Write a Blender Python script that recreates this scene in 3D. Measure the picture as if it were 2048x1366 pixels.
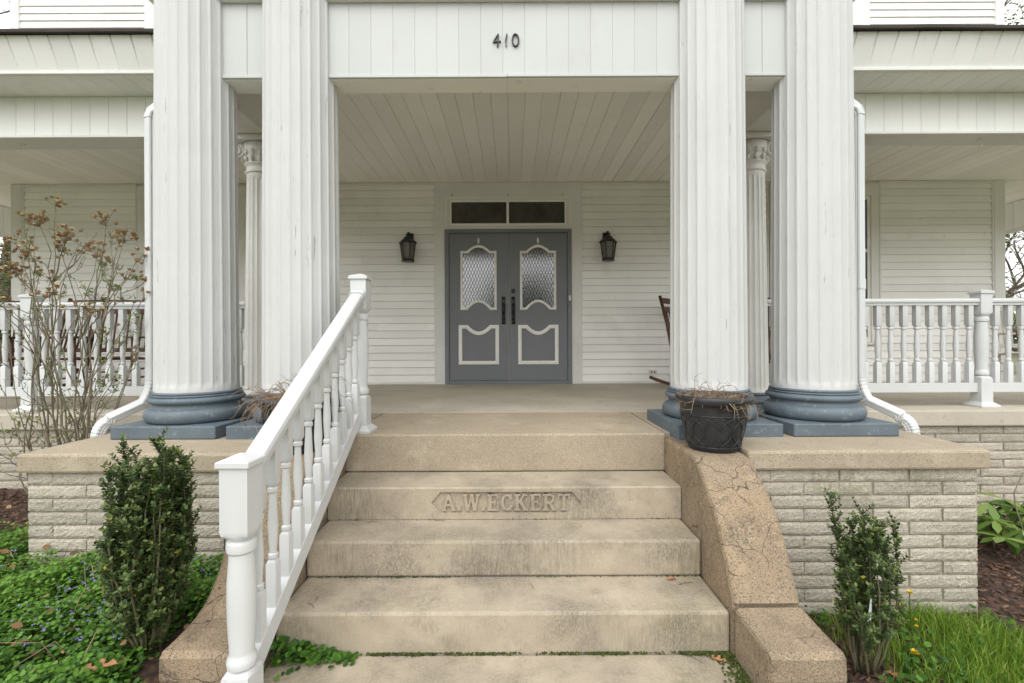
import bpy, bmesh, math, random
import numpy as np
from mathutils import Vector, Matrix, noise as mnoise

R = math.radians
for o in list(bpy.data.objects): bpy.data.objects.remove(o, do_unlink=True)
scene = bpy.context.scene
COL = scene.collection

# ------------------------------------------------------------------ camera
CX, CZ, FPX = 0.047, 1.372, 910.0
ROLL = R(0.25)
cam = bpy.data.cameras.new('Camera'); cam.lens = 16.0; cam.sensor_width = 36.0
cam.clip_start = 0.05; cam.clip_end = 2000
camo = bpy.data.objects.new('Camera', cam); COL.objects.link(camo)
camo.location = (CX, 0, CZ); camo.rotation_euler = (math.pi/2, ROLL, 0)
scene.camera = camo

# ------------------------------------------------------------------ sky, sun, exposure
SUN_EL, SUN_AZ = 52.0, 195.0        # overcast: a broad weak sun behind the camera
w = bpy.data.worlds.new('World'); scene.world = w; w.use_nodes = True
nt = w.node_tree; nt.nodes.clear()
sky = nt.nodes.new('ShaderNodeTexSky'); sky.sky_type = 'NISHITA'; sky.sun_disc = False
sky.sun_elevation = R(SUN_EL); sky.sun_rotation = R(SUN_AZ)
sky.air_density = 1.0; sky.dust_density = 3.0; sky.ozone_density = 1.0
hs = nt.nodes.new('ShaderNodeHueSaturation'); hs.inputs['Saturation'].default_value = 0.16
mixs = nt.nodes.new('ShaderNodeMix'); mixs.data_type = 'RGBA'; mixs.inputs[0].default_value = 0.62
mixs.inputs[7].default_value = (9.1, 9.2, 9.15, 1)      # even cloud deck
bg = nt.nodes.new('ShaderNodeBackground'); bg.inputs['Strength'].default_value = 0.15
wo = nt.nodes.new('ShaderNodeOutputWorld')
nt.links.new(sky.outputs[0], hs.inputs['Color']); nt.links.new(hs.outputs[0], mixs.inputs[6])
nt.links.new(mixs.outputs[2], bg.inputs['Color']); nt.links.new(bg.outputs[0], wo.inputs['Surface'])
sl = bpy.data.lights.new('Sun', 'SUN'); sl.energy = 0.75; sl.angle = R(70); sl.color = (1.0, 0.98, 0.95)
so = bpy.data.objects.new('Sun', sl); COL.objects.link(so)
_d = Vector((math.sin(R(SUN_AZ))*math.cos(R(SUN_EL)), math.cos(R(SUN_AZ))*math.cos(R(SUN_EL)), math.sin(R(SUN_EL))))
so.rotation_euler = _d.to_track_quat('Z', 'Y').to_euler(); so.location = (-3, -8, 12)
scene.view_settings.view_transform = 'Standard'; scene.view_settings.look = 'None'
scene.view_settings.exposure = 0.80; scene.view_settings.gamma = 1.0
scene.view_settings.use_curve_mapping = False
scene.render.engine = 'CYCLES'
scene.render.resolution_x = 1024; scene.render.resolution_y = 683
scene.cycles.max_bounces = 8; scene.cycles.diffuse_bounces = 5

# ------------------------------------------------------------------ helpers
def P(px, py, d):
    "photo pixel (2048 wide) at depth d -> a point of the place"
    x = px-1024; y = py-683
    xu = x-y*math.sin(ROLL); yu = y+x*math.sin(ROLL)
    return Vector((CX+xu*d/FPX, d, CZ-yu*d/FPX))

def tag(o, label=None, cat=None, group=None, kind=None):
    if label: o['label'] = label
    if cat: o['category'] = cat
    if group: o['group'] = group
    if kind: o['kind'] = kind
    return o

def thing(name, label, cat, loc=(0, 0, 0), rz=0, group=None):
    o = bpy.data.objects.new(name, None); o.empty_display_size = 0.1
    COL.objects.link(o); o.location = loc; o.rotation_euler = (0, 0, rz)
    return tag(o, label, cat, group)

def base_of(parent):
    v = Vector((0, 0, 0)); p = parent
    while p is not None: v += p.location; p = p.parent
    return v

def place(o, parent):
    COL.objects.link(o)
    if parent is not None: o.parent = parent
    return o

class MB:
    "collects geometry for ONE mesh object"
    def __init__(s): s.v = []; s.f = []; s.sm = []
    def add(s, vs, fs, smooth=False):
        n = len(s.v); s.v += [tuple(p) for p in vs]
        s.f += [[i+n for i in f] for f in fs]; s.sm += [smooth]*len(fs); return s
    def box(s, x0, x1, y0, y1, z0, z1, ch=0.0):
        if ch <= 0:
            vs = [(x0,y0,z0),(x1,y0,z0),(x1,y1,z0),(x0,y1,z0),(x0,y0,z1),(x1,y0,z1),(x1,y1,z1),(x0,y1,z1)]
            return s.add(vs, [(0,3,2,1),(4,5,6,7),(0,1,5,4),(1,2,6,5),(2,3,7,6),(3,0,4,7)])
        bm = bmesh.new(); bmesh.ops.create_cube(bm, size=1)
        for v in bm.verts:
            v.co = Vector((x0+(v.co.x+.5)*(x1-x0), y0+(v.co.y+.5)*(y1-y0), z0+(v.co.z+.5)*(z1-z0)))
        bmesh.ops.bevel(bm, geom=bm.edges[:], offset=ch, segments=1 if ch < .006 else 2, profile=.5, affect='EDGES')
        bm.verts.index_update()
        s.add([v.co.copy() for v in bm.verts], [[v.index for v in f.verts] for f in bm.faces]); bm.free(); return s
    def prism(s, poly, axis, a, b):
        "poly of 2-D points extruded along axis 'x','y' or 'z' from a to b"
        def mk(p, t): return {'x': (t, p[0], p[1]), 'y': (p[0], t, p[1]), 'z': (p[0], p[1], t)}[axis]
        n = len(poly)
        vs = [mk(p, a) for p in poly]+[mk(p, b) for p in poly]
        fs = [list(range(n))[::-1], list(range(n, 2*n))]+[(i, (i+1) % n, n+(i+1) % n, n+i) for i in range(n)]
        return s.add(vs, fs)
    def lathe(s, prof, c=(0, 0, 0), seg=24, smooth=True, cap=True):
        vs = []; fs = []
        for r, z in prof:
            for i in range(seg):
                a = 2*math.pi*i/seg; vs.append((c[0]+r*math.cos(a), c[1]+r*math.sin(a), c[2]+z))
        for k in range(len(prof)-1):
            for i in range(seg):
                j = (i+1) % seg; fs.append((k*seg+i, k*seg+j, (k+1)*seg+j, (k+1)*seg+i))
        s.add(vs, fs, smooth)
        if cap:
            n = len(s.v)-len(vs)
            s.f += [[n+i for i in range(seg)][::-1], [n+(len(prof)-1)*seg+i for i in range(seg)]]; s.sm += [False, False]
        return s
    def turned(s, prof, c=(0, 0, 0), shear=0.0):
        "prof: (z, half width, squareness 0..1); shear tilts square ends along y (for stair balusters)"
        N = 24; vs = []; fs = []; base = []
        for i in range(N):
            a = 2*math.pi*(i+3)/N; cx, cy = math.cos(a), math.sin(a)
            m = max(abs(cx), abs(cy)); base.append(((cx, cy), (cx/m, cy/m)))
        for z, r, q in prof:
            for ci, sq in base:
                x = (ci[0]*(1-q)+sq[0]*q)*r; y = (ci[1]*(1-q)+sq[1]*q)*r
                vs.append((c[0]+x, c[1]+y, c[2]+z))
        if shear:
            for k in (0, len(prof)-1):
                for i in range(N):
                    p = vs[k*N+i]; vs[k*N+i] = (p[0], p[1], p[2]+(p[1]-c[1])*shear)
        for k in range(len(prof)-1):
            for i in range(N):
                j = (i+1) % N; fs.append((k*N+i, k*N+j, (k+1)*N+j, (k+1)*N+i))
        fs += [list(range(N))[::-1], [(len(prof)-1)*N+i for i in range(N)]]
        s.sharp = True
        return s.add(vs, fs, True)
    def tube(s, pts, rad, seg=6, smooth=True, cap=True):
        pts = [Vector(p) for p in pts]
        if not hasattr(rad, '__len__'): rad = [rad]*len(pts)
        vs = []; fs = []; up = None
        for i, p in enumerate(pts):
            t = (pts[min(i+1, len(pts)-1)]-pts[max(i-1, 0)])
            t = t.normalized() if t.length > 1e-9 else Vector((0, 0, 1))
            if up is None:
                up = t.orthogonal().normalized()
            else:
                up = (up-t*up.dot(t)); up = up.normalized() if up.length > 1e-6 else t.orthogonal().normalized()
            b = t.cross(up)
            for k in range(seg):
                a = 2*math.pi*k/seg; q = p+(up*math.cos(a)+b*math.sin(a))*rad[i]; vs.append(q)
        for i in range(len(pts)-1):
            for k in range(seg):
                j = (k+1) % seg; fs.append((i*seg+k, i*seg+j, (i+1)*seg+j, (i+1)*seg+k))
        s.add(vs, fs, smooth)
        if cap:
            n = len(s.v)-len(vs); s.f += [[n+k for k in range(seg)][::-1], [n+(len(pts)-1)*seg+k for k in range(seg)]]; s.sm += [False, False]
        return s
    def sweep(s, pts, sect, smooth=False):
        "rectangular / any section (list of 2-D) swept along pts, world-up kept"
        pts = [Vector(p) for p in pts]; n = len(sect); vs = []; fs = []
        for i, p in enumerate(pts):
            t = (pts[min(i+1, len(pts)-1)]-pts[max(i-1, 0)]).normalized()
            side = t.cross(Vector((0, 0, 1)))
            side = side.normalized() if side.length > 1e-4 else Vector((1, 0, 0))
            up = side.cross(t)
            for a, b in sect: vs.append(p+side*a+up*b)
        for i in range(len(pts)-1):
            for k in range(n):
                j = (k+1) % n; fs.append((i*n+k, i*n+j, (i+1)*n+j, (i+1)*n+k))
        fs += [list(range(n))[::-1], [(len(pts)-1)*n+k for k in range(n)]]
        return s.add(vs, fs, smooth)
    def mesh(s, name, m, off=(0, 0, 0)):
        me = bpy.data.meshes.new(name)
        ox, oy, oz = off
        me.from_pydata([(x-ox, y-oy, z-oz) for x, y, z in s.v], [], s.f)
        me.polygons.foreach_set('use_smooth', s.sm)
        bm = bmesh.new(); bm.from_mesh(me); bmesh.ops.recalc_face_normals(bm, faces=bm.faces[:]); bm.to_mesh(me); bm.free()
        if getattr(s, 'sharp', False): me.set_sharp_from_angle(angle=R(28))
        if m: me.materials.append(m)
        return me
    def build(s, name, m, parent=None, loc=None):
        "vertices are world coordinates unless loc is given (then local to loc)"
        b = base_of(parent) if parent is not None else Vector((0, 0, 0))
        me = s.mesh(name, m, b if loc is None else (0, 0, 0))
        o = bpy.data.objects.new(name, me); place(o, parent)
        if loc is not None: o.location = Vector(loc)-b
        return o

def inst(name, me, parent, loc, rz=0.0, scale=None):
    o = bpy.data.objects.new(name, me); place(o, parent)
    o.location = Vector(loc)-(base_of(parent) if parent is not None else Vector((0, 0, 0)))
    o.rotation_euler = (0, 0, rz)
    if scale: o.scale = scale
    return o

def copy_tree(o, parent=None):
    c = o.copy(); COL.objects.link(c); c.parent = parent
    for ch in list(o.children): copy_tree(ch, c)
    return c

def fast_mesh(name, V, F, mat, parent=None, rnd=None, smooth=False):
    "V (n,3) world, F (m,k) constant face size"
    b = np.array(base_of(parent)) if parent is not None else np.zeros(3)
    V = np.asarray(V, dtype=np.float32)-b.astype(np.float32); F = np.asarray(F, dtype=np.int32); k = F.shape[1]
    me = bpy.data.meshes.new(name)
    me.vertices.add(len(V)); me.vertices.foreach_set('co', V.ravel())
    me.loops.add(F.size); me.loops.foreach_set('vertex_index', F.ravel())
    me.polygons.add(len(F)); me.polygons.foreach_set('loop_start', np.arange(0, F.size, k, dtype=np.int32))
    me.polygons.foreach_set('loop_total', np.full(len(F), k, dtype=np.int32))
    if smooth: me.polygons.foreach_set('use_smooth', np.ones(len(F), dtype=bool))
    me.update(calc_edges=True)
    if rnd is not None:
        at = me.attributes.new('rnd', 'FLOAT', 'FACE'); at.data.foreach_set('value', np.asarray(rnd, dtype=np.float32))
    me.materials.append(mat)
    o = bpy.data.objects.new(name, me); place(o, parent); return o

# ------------------------------------------------------------------ materials
def newmat(name):
    m = bpy.data.materials.new(name); m.use_nodes = True
    t = m.node_tree; t.nodes.clear()
    out = t.nodes.new('ShaderNodeOutputMaterial'); p = t.nodes.new('ShaderNodeBsdfPrincipled')
    t.links.new(p.outputs[0], out.inputs[0]); return m, t, p

def N_pos(t, stretch=(1, 1, 1), distort=0.0):
    g = t.nodes.new('ShaderNodeNewGeometry'); src = g.outputs['Position']
    if distort:
        n = t.nodes.new('ShaderNodeTexNoise'); n.inputs['Scale'].default_value = 6
        t.links.new(src, n.inputs['Vector'])
        a = t.nodes.new('ShaderNodeVectorMath'); a.operation = 'SCALE'; a.inputs['Scale'].default_value = distort
        t.links.new(n.outputs['Color'], a.inputs[0])
        b = t.nodes.new('ShaderNodeVectorMath'); b.operation = 'ADD'
        t.links.new(src, b.inputs[0]); t.links.new(a.outputs[0], b.inputs[1]); src = b.outputs[0]
    mp = t.nodes.new('ShaderNodeMapping'); mp.inputs['Scale'].default_value = stretch
    t.links.new(src, mp.inputs['Vector']); return mp.outputs[0]

def N_noise(t, scale, stretch=(1, 1, 1), detail=4, rough=.6, distort=0.0):
    n = t.nodes.new('ShaderNodeTexNoise'); n.inputs['Scale'].default_value = scale
    n.inputs['Detail'].default_value = detail; n.inputs['Roughness'].default_value = rough
    t.links.new(N_pos(t, stretch, distort), n.inputs['Vector']); return n.outputs[0]

def N_range(t, src, a, b, c=0.0, d=1.0):
    n = t.nodes.new('ShaderNodeMapRange'); n.interpolation_type = 'SMOOTHSTEP'
    for i, v in zip((1, 2, 3, 4), (a, b, c, d)): n.inputs[i].default_value = v
    t.links.new(src, n.inputs[0]); return n.outputs[0]

def N_math(t, op, a, b):
    n = t.nodes.new('ShaderNodeMath'); n.operation = op
    for i, v in enumerate((a, b)):
        if isinstance(v, (int, float)): n.inputs[i].default_value = v
        else: t.links.new(v, n.inputs[i])
    return n.outputs[0]

def N_mix(t, fac, a, b, mode='MIX'):
    n = t.nodes.new('ShaderNodeMix'); n.data_type = 'RGBA'; n.blend_type = mode
    if isinstance(fac, (int, float)): n.inputs[0].default_value = fac
    else: t.links.new(fac, n.inputs[0])
    for i, v in ((6, a), (7, b)):
        if isinstance(v, tuple): n.inputs[i].default_value = (*v, 1)
        else: t.links.new(v, n.inputs[i])
    return n.outputs[2]

def c255(r, g, b, k=1.0):
    f = lambda u: (u/255/12.92 if u/255 <= .04045 else ((u/255+.055)/1.055)**2.4)*k
    return (f(r), f(g), f(b))

def mat(name, col, rough=.6, var=.12, vscale=2.5, layers=(), bumps=((90, .15, (1, 1, 1)),), orand=0.0, spec=.4,
        cracks=None, metallic=0.0, speck=None, grime=()):
    """layers: (colour, noise scale, stretch, lo, hi, strength); bumps: (scale, strength, stretch)
    cracks: (voronoi scale, width, strength, colour); speck: (colour, scale, threshold, strength)"""
    m, t, p = newmat(name)
    p.inputs['Roughness'].default_value = rough; p.inputs['Specular IOR Level'].default_value = spec
    p.inputs['Metallic'].default_value = metallic
    v = N_noise(t, vscale, detail=5)
    k = N_range(t, v, .25, .75, 1-var, 1+var)
    hsv = t.nodes.new('ShaderNodeHueSaturation'); hsv.inputs['Color'].default_value = (*col, 1)
    if orand:
        oi = t.nodes.new('ShaderNodeObjectInfo')
        k = N_math(t, 'MULTIPLY', k, N_range(t, oi.outputs['Random'], 0, 1, 1-orand, 1+orand))
    t.links.new(k, hsv.inputs['Value']); c = hsv.outputs[0]
    for (lc, sc, st, lo, hi, s) in layers:
        f = N_range(t, N_noise(t, sc, st, detail=6, rough=.65), .5+(lo-.5)*.62, .5+(hi-.5)*.70, 0, s); c = N_mix(t, f, c, lc)
    if speck:
        for (lc, sc, th, s) in speck:
            f = N_range(t, N_noise(t, sc, detail=2, rough=.5), .5+(th-.5)*.75, .5+(th-.5)*.75+.05, 0, s); c = N_mix(t, f, c, lc)
    for (lc, s1, lo, hi, s2, st, k_) in grime:      # dirt: broad patches broken up by fine grain
        a_ = N_range(t, N_noise(t, s1, (1, 1, 1), detail=3), lo, hi, 0, 1); b_ = N_range(t, N_noise(t, s2, st, detail=4, rough=.7), .40, .60, 0.1, 1)
        c = N_mix(t, N_math(t, 'MULTIPLY', N_math(t, 'MULTIPLY', a_, b_), k_), c, lc)
    hgt = None
    def addh(x, k):
        nonlocal hgt
        x = N_math(t, 'MULTIPLY', x, k); hgt = x if hgt is None else N_math(t, 'ADD', hgt, x)
    for (sc, s, st) in bumps: addh(N_noise(t, sc, st, detail=5, rough=.6), s)
    if cracks:
        vs, wd, s, lc = cracks
        vo = t.nodes.new('ShaderNodeTexVoronoi'); vo.feature = 'DISTANCE_TO_EDGE'; vo.inputs['Scale'].default_value = vs
        t.links.new(N_pos(t, distort=.16), vo.inputs['Vector'])
        line = N_range(t, vo.outputs['Distance'], wd*.3, wd, 1, 0)
        msk = N_range(t, N_noise(t, 2.1, detail=2), .40, .50, 0, s)
        f = N_math(t, 'MULTIPLY', line, msk); c = N_mix(t, f, c, lc); addh(f, -1.2)
    t.links.new(c, p.inputs['Base Color'])
    if hgt is not None:
        b = t.nodes.new('ShaderNodeBump'); b.inputs['Strength'].default_value = .6; b.inputs['Distance'].default_value = .012
        t.links.new(hgt, b.inputs['Height']); t.links.new(b.outputs[0], p.inputs['Normal'])
    return m

def leafmat(name, ramp, rough=.45, trans=.3):
    m, t, p = newmat(name)
    a = t.nodes.new('ShaderNodeAttribute'); a.attribute_name = 'rnd'
    r = t.nodes.new('ShaderNodeValToRGB'); els = r.color_ramp.elements
    while len(els) < len(ramp): els.new(.5)
    for e, (pos, c) in zip(els, ramp): e.position = pos; e.color = (*c, 1)
    t.links.new(a.outputs['Fac'], r.inputs[0])
    t.links.new(r.outputs[0], p.inputs['Base Color']); p.inputs['Roughness'].default_value = rough
    p.inputs['Specular IOR Level'].default_value = .35
    tr = t.nodes.new('ShaderNodeBsdfTranslucent'); t.links.new(r.outputs[0], tr.inputs[0])
    mx = t.nodes.new('ShaderNodeMixShader'); mx.inputs[0].default_value = trans
    t.links.new(p.outputs[0], mx.inputs[1]); t.links.new(tr.outputs[0], mx.inputs[2])
    t.links.new(mx.outputs[0], t.nodes['Material Output'].inputs[0]); return m

WHITE = (.80, .80, .765)
M = {}
M['column'] = mat('peeling white paint', (.52, .525, .515), .55, .03, 3, layers=(
        ((.40, .39, .365), 22, (1, 1, .06), .68, .84, .4), ((.27, .26, .24), 38, (1, 1, .10), .745, .77, .75), ((.46, .455, .435), 2.2, (1, 1, .4), .55, .8, .3)),
        bumps=((60, .5, (1, 1, .12)), (300, .10, (1, 1, .5)), (25, .25, (1, 1, .3))))
M['siding'] = mat('white siding', (.86, .85, .815), .5, .04, 1.3, layers=(
        ((.62, .59, .52), 1.6, (1, 1, 1), .55, .78, .28), ((.45, .40, .32), 9, (1, 1, 1), .70, .8, .25)), bumps=((160, .06, (.2, 1, 1)),), orand=.045)
M['trim'] = mat('white trim', (.73, .72, .685), .5, .05, 2, layers=(((.58, .55, .48), 3, (1, 1, .4), .58, .8, .3),), bumps=((120, .08, (1, 1, .3)),))
M['panel'] = mat('white vinyl panel', (.82, .82, .79), .48, .03, 1.2, layers=(((.60, .58, .52), 4, (1, 1, .5), .6, .8, .25),), bumps=((200, .05, (1, 1, 1)),), orand=.025)  # white panel colour lightened to offset the shade on the porch wings
M['dimpanel'] = mat('dimmed white panel', (.49, .50, .49), .5, .03, 1.2, layers=(((.42, .415, .39), 4, (1, 1, .5), .6, .8, .3),), bumps=((200, .05, (1, 1, 1)),), orand=.02)  # same white panel, colour darkened to offset the brighter light on the portico
M['ceiling'] = mat('ceiling panel', (.90, .885, .83), .6, .03, 1.0, layers=(((.80, .76, .67), 1.4, (1, .5, 1), .5, .8, .3), ((.42, .38, .30), 14, (1, 1, 1), .70, .76, .3)), bumps=((150, .06, (1, .2, 1)),), orand=.04)
M['vinyl'] = mat('white vinyl rail', (.565, .575, .57), .35, .02, 2, layers=(((.6, .58, .52), 5, (1, 1, 1), .66, .85, .25),), bumps=((220, .03, (1, 1, .3)),), spec=.45)
M['bluepaint'] = mat('blue grey paint', (.104, .132, .153), .5, .12, 6, layers=(((.26, .285, .30), 26, (1, 1, 1), .62, .74, .45), ((.07, .085, .095), 5, (1, 1, 1), .6, .8, .4)), bumps=((70, .18, (1, 1, 1)), (400, .06, (1, 1, 1))))
M['doorpaint'] = mat('grey door paint', (.182, .190, .203), .5, .05, 2, layers=(((.2, .21, .225), 18, (1, 1, .2), .62, .78, .3),), bumps=((150, .06, (1, 1, .2)),))
M['cream'] = mat('cream moulding', (.82, .81, .76), .5, .06, 5, layers=(((.45, .41, .33), 14, (1, 1, 1), .64, .78, .35),))
M['stone'] = mat('weathered limestone', (.395, .333, .252), .85, .12, 1.6, layers=(
        ((.33, .27, .195), 1.5, (1, 1, 1.4), .48, .78, .45), ((.49, .425, .33), 3.2, (1, 1, 1), .56, .78, .45)),
        bumps=((240, .35, (1, 1, 1)), (70, .35, (1, 1, .15)), (9, .5, (1, 1, 1))), speck=(((.17, .145, .11), 150, .70, .5), ((.70, .64, .55), 170, .70, .5)),
        grime=(((.16, .145, .105), 2.1, .44, .70, 95, (1, 1, .10), .62), ((.20, .19, .09), 1.7, .47, .70, 50, (1, 1, .4), .48), ((.12, .108, .085), 2.7, .44, .66, 170, (1, 1, .35), .62), ((.12, .11, .09), 7, .5, .66, 60, (1, 1, .5), .3)))
M['slab'] = mat('sandy concrete', (.35, .29, .21), .85, .10, 2, layers=(
        ((.31, .26, .19), 1.3, (1, 1, 1), .48, .72, .5), ((.21, .175, .135), 7, (1, 1, 1), .60, .74, .4), ((.48, .41, .31), 4, (1, 1, 1), .58, .75, .4)),
        bumps=((220, .45, (1, 1, 1)), (22, .3, (1, 1, 1))), speck=(((.15, .115, .08), 150, .62, .6), ((.70, .62, .49), 190, .64, .55)))
M['porchfloor'] = mat('worn porch concrete', (.46, .415, .34), .78, .10, 1.2, layers=(
        ((.36, .32, .25), 1.1, (1, 1, 1), .45, .7, .55), ((.53, .475, .39), 1.9, (1, 1, 1), .55, .75, .5), ((.20, .17, .13), 11, (1, 1, 1), .66, .74, .4)),
        bumps=((200, .2, (1, 1, 1)),), speck=(((.2, .16, .12), 120, .66, .35),))
M['cheek'] = mat('cracked pebbly concrete', (.285, .22, .148), .9, .12, 3, layers=(
        ((.31, .22, .135), 2.2, (1, 1, 1), .48, .70, .6), ((.20, .15, .105), 4.2, (1, 1, .8), .58, .74, .6), ((.43, .33, .21), 6, (1, 1, 1), .58, .74, .4)),
        bumps=((190, .7, (1, 1, 1)), (20, .3, (1, 1, 1))), speck=(((.10, .075, .055), 140, .59, .75), ((.48, .38, .26), 170, .63, .6)), cracks=(5.0, .009, .9, (.085, .062, .045)),
        grime=(((.15, .115, .075), 2.0, .42, .66, 40, (1, 1, .5), .75), ((.07, .06, .045), 2.9, .54, .68, 70, (1, 1, 1), .8)))
M['brick'] = mat('split face block', (.50, .45, .365), .92, .12, 7, layers=(
        ((.30, .27, .22), 70, (1, 1, 1), .50, .72, .55), ((.66, .63, .56), 110, (1, 1, 1), .56, .74, .7)),
        bumps=((110, 2.4, (1, 1, 1)), (240, 1.6, (1, 1, 1)), (35, 1.0, (1, 1, 1))), orand=.13, speck=(((.14, .12, .095), 130, .66, .6),),
        grime=(((.20, .20, .11), 1.4, .48, .7, 30, (1, 1, .5), .5),))
M['mortar'] = mat('mortar', (.33, .29, .225), .95, .15, 12, bumps=((150, .4, (1, 1, 1)),))
M['roof'] = mat('dark shingle', (.045, .035, .03), .85, .2, 8)
M['glass_dark'] = mat('dark window glass', (.018, .02, .018), .06, .2, 1, bumps=(), spec=.6)
M['glass_transom'] = mat('dusty transom glass', (.058, .054, .043), .7, .35, 5, layers=(((.10, .095, .08), 6, (1, 1, 1), .5, .75, .5),), bumps=(), spec=.35)
def mk_doorglass():
    m, t, p = newmat('textured door glass')
    p.inputs['Base Color'].default_value = (.07, .073, .073, 1); p.inputs['Roughness'].default_value = .10; p.inputs['IOR'].default_value = 2.6
    b = t.nodes.new('ShaderNodeBump'); b.inputs['Strength'].default_value = .05; b.inputs['Distance'].default_value = .01
    t.links.new(N_noise(t, 60, detail=2), b.inputs['Height']); t.links.new(b.outputs[0], p.inputs['Normal']); return m
M['glass_door'] = mk_doorglass()
M['black'] = mat('black metal', (.012, .012, .012), .4, .2, 8, spec=.5)
M['bronze'] = mat('dark bronze', (.022, .019, .016), .35, .3, 30, metallic=.35, spec=.5)
M['lampglass'] = mat('seeded lamp glass', (.15, .145, .125), .15, .3, 40, bumps=((60, .3, (1, 1, 1)),), spec=.6)
M['wood'] = mat('brown stained wood', (.085, .042, .026), .5, .25, 6, layers=(((.15, .085, .05), 12, (1, 1, .2), .5, .75, .5),), bumps=((80, .15, (1, 1, .1)),))
M['whitewood'] = mat('weathered white wood', (.62, .60, .55), .6, .1, 6, layers=(((.36, .33, .28), 14, (1, 1, .3), .55, .75, .5),))
M['pot'] = mat('black resin', (.019, .020, .023), .38, .2, 6, layers=(((.05, .05, .05), 9, (1, 1, 1), .58, .78, .45),), bumps=((160, .12, (1, 1, 1)),), spec=.5)
M['soil'] = mat('potting soil', (.03, .022, .015), .95, .3, 30, bumps=((60, 1, (1, 1, 1)),))
M['straw'] = mat('dry stems', (.25, .175, .11), .8, .35, 14)
M['twig'] = mat('grey bark', (.20, .165, .12), .85, .2, 14, layers=(((.11, .13, .05), 8, (1, 1, 1), .5, .7, .45),), bumps=((120, .3, (1, 1, .3)),))
M['stem'] = mat('green brown stems', (.11, .10, .055), .8, .25, 14)
M['bark'] = mat('tree bark', (.11, .09, .07), .9, .25, 5, bumps=((30, .8, (1, 1, .2)),))
M['pod'] = mat('dry seed pods', (.38, .27, .15), .75, .3, 40)
M['tagpaper'] = mat('plastic plant tag', (.7, .72, .74), .4, .05, 20)
M['oakleaf'] = mat('dry oak leaf', (.33, .16, .07), .75, .3, 40)
M['metal'] = mat('dull metal', (.14, .135, .12), .4, .15, 20, metallic=.6)
M['plastic'] = mat('ivory plastic', (.72, .68, .56), .4, .05, 20)
M['numerals'] = mat('weathered black metal', (.035, .035, .033), .45, .5, 60, layers=(((.16, .16, .15), 70, (1, 1, 1), .55, .7, .5),), metallic=.3)
M['mulch'] = mat('mulch soil', (.055, .033, .022), .95, .35, 12, layers=(((.12, .065, .04), 22, (1, .6, 1), .5, .66, .6),), bumps=((30, 1.2, (1, 1, 1)),))
def mk_ground():
    m, t, p = newmat('ground'); p.inputs['Roughness'].default_value = .95
    g = t.nodes.new('ShaderNodeNewGeometry'); sp = t.nodes.new('ShaderNodeSeparateXYZ'); t.links.new(g.outputs['Position'], sp.inputs[0])
    mul = N_mix(t, N_range(t, N_noise(t, 22, detail=6), .4, .65), (.04, .025, .017), (.125, .07, .045))
    lawn = N_mix(t, N_range(t, N_noise(t, 1.5, detail=8, rough=.75), .35, .7), (.10, .11, .055), (.165, .17, .09))
    wob = N_math(t, 'MULTIPLY', N_noise(t, 3, detail=4), .6)
    ax = N_math(t, 'ABSOLUTE', sp.outputs[0], 0)
    inx = N_range(t, N_math(t, 'ADD', ax, wob), 5.2, 5.6, 1, 0)
    iny = N_range(t, N_math(t, 'ADD', sp.outputs[1], wob), .75, .95, 0, 1)
    t.links.new(N_mix(t, N_math(t, 'MULTIPLY', inx, iny), lawn, mul), p.inputs['Base Color'])
    b = t.nodes.new('ShaderNodeBump'); b.inputs['Strength'].default_value = .8; b.inputs['Distance'].default_value = .03
    t.links.new(N_noise(t, 30, detail=6, rough=.7), b.inputs['Height']); t.links.new(b.outputs[0], p.inputs['Normal']); return m
M['ground'] = mk_ground()
M['chips'] = leafmat('mulch chips', [(0, (.035, .020, .014)), (.6, (.105, .055, .036)), (1, (.20, .12, .08))], .9, 0)
M['litter'] = leafmat('leaf litter', [(0, (.07, .04, .02)), (.6, (.19, .10, .045)), (1, (.32, .20, .10))], .8, .1)
M['box'] = leafmat('boxwood leaves', [(0, (.030, .058, .016)), (.6, (.068, .118, .032)), (.93, (.17, .22, .06)), (.97, (.40, .33, .03)), (1, (.42, .36, .05))], .5, .25)
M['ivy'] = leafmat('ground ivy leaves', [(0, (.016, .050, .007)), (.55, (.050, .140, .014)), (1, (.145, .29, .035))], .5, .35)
M['grass'] = leafmat('grass blades', [(0, (.06, .14, .012)), (.6, (.16, .29, .025)), (.95, (.30, .40, .06)), (1, (.38, .34, .12))], .5, .35)
M['rhodo'] = leafmat('rhododendron leaves', [(0, (.06, .12, .02)), (.6, (.14, .23, .045)), (1, (.26, .35, .10))], .4, .25)
M['bud'] = leafmat('young leaves', [(0, (.09, .15, .02)), (1, (.20, .30, .05))], .5, .35)
M['treeleaf'] = leafmat('spring tree leaves', [(0, (.05, .075, .02)), (.6, (.12, .16, .04)), (1, (.24, .27, .09))], .6, .3)
M['blossom'] = leafmat('pale blossom', [(0, (.45, .40, .33)), (1, (.75, .70, .62))], .6, .3)
M['violet'] = leafmat('violet flowers', [(0, (.16, .13, .38)), (1, (.34, .29, .60))], .6, .3)
M['dandelion'] = leafmat('dandelion petals', [(0, (.75, .50, .01)), (1, (.85, .66, .02))], .6, .2)
M['moss'] = leafmat('moss', [(0, (.022, .034, .007)), (.7, (.055, .075, .012)), (1, (.11, .13, .03))], .9, .1)

# ------------------------------------------------------------------ key dimensions (metres; y = distance from the camera)
FLOOR = .786; WALL = 6.28; CEIL = 3.567; BEAM = 3.120
SLABY = 2.885; T1, T2, T3 = 2.578, 2.302, 2.000
Z1, Z2, Z3 = .547, .363, .180
PIERY = 2.41; PXI, PXO = 1.30, 2.585; WINGY = 3.755
COLY = 3.08

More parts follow.
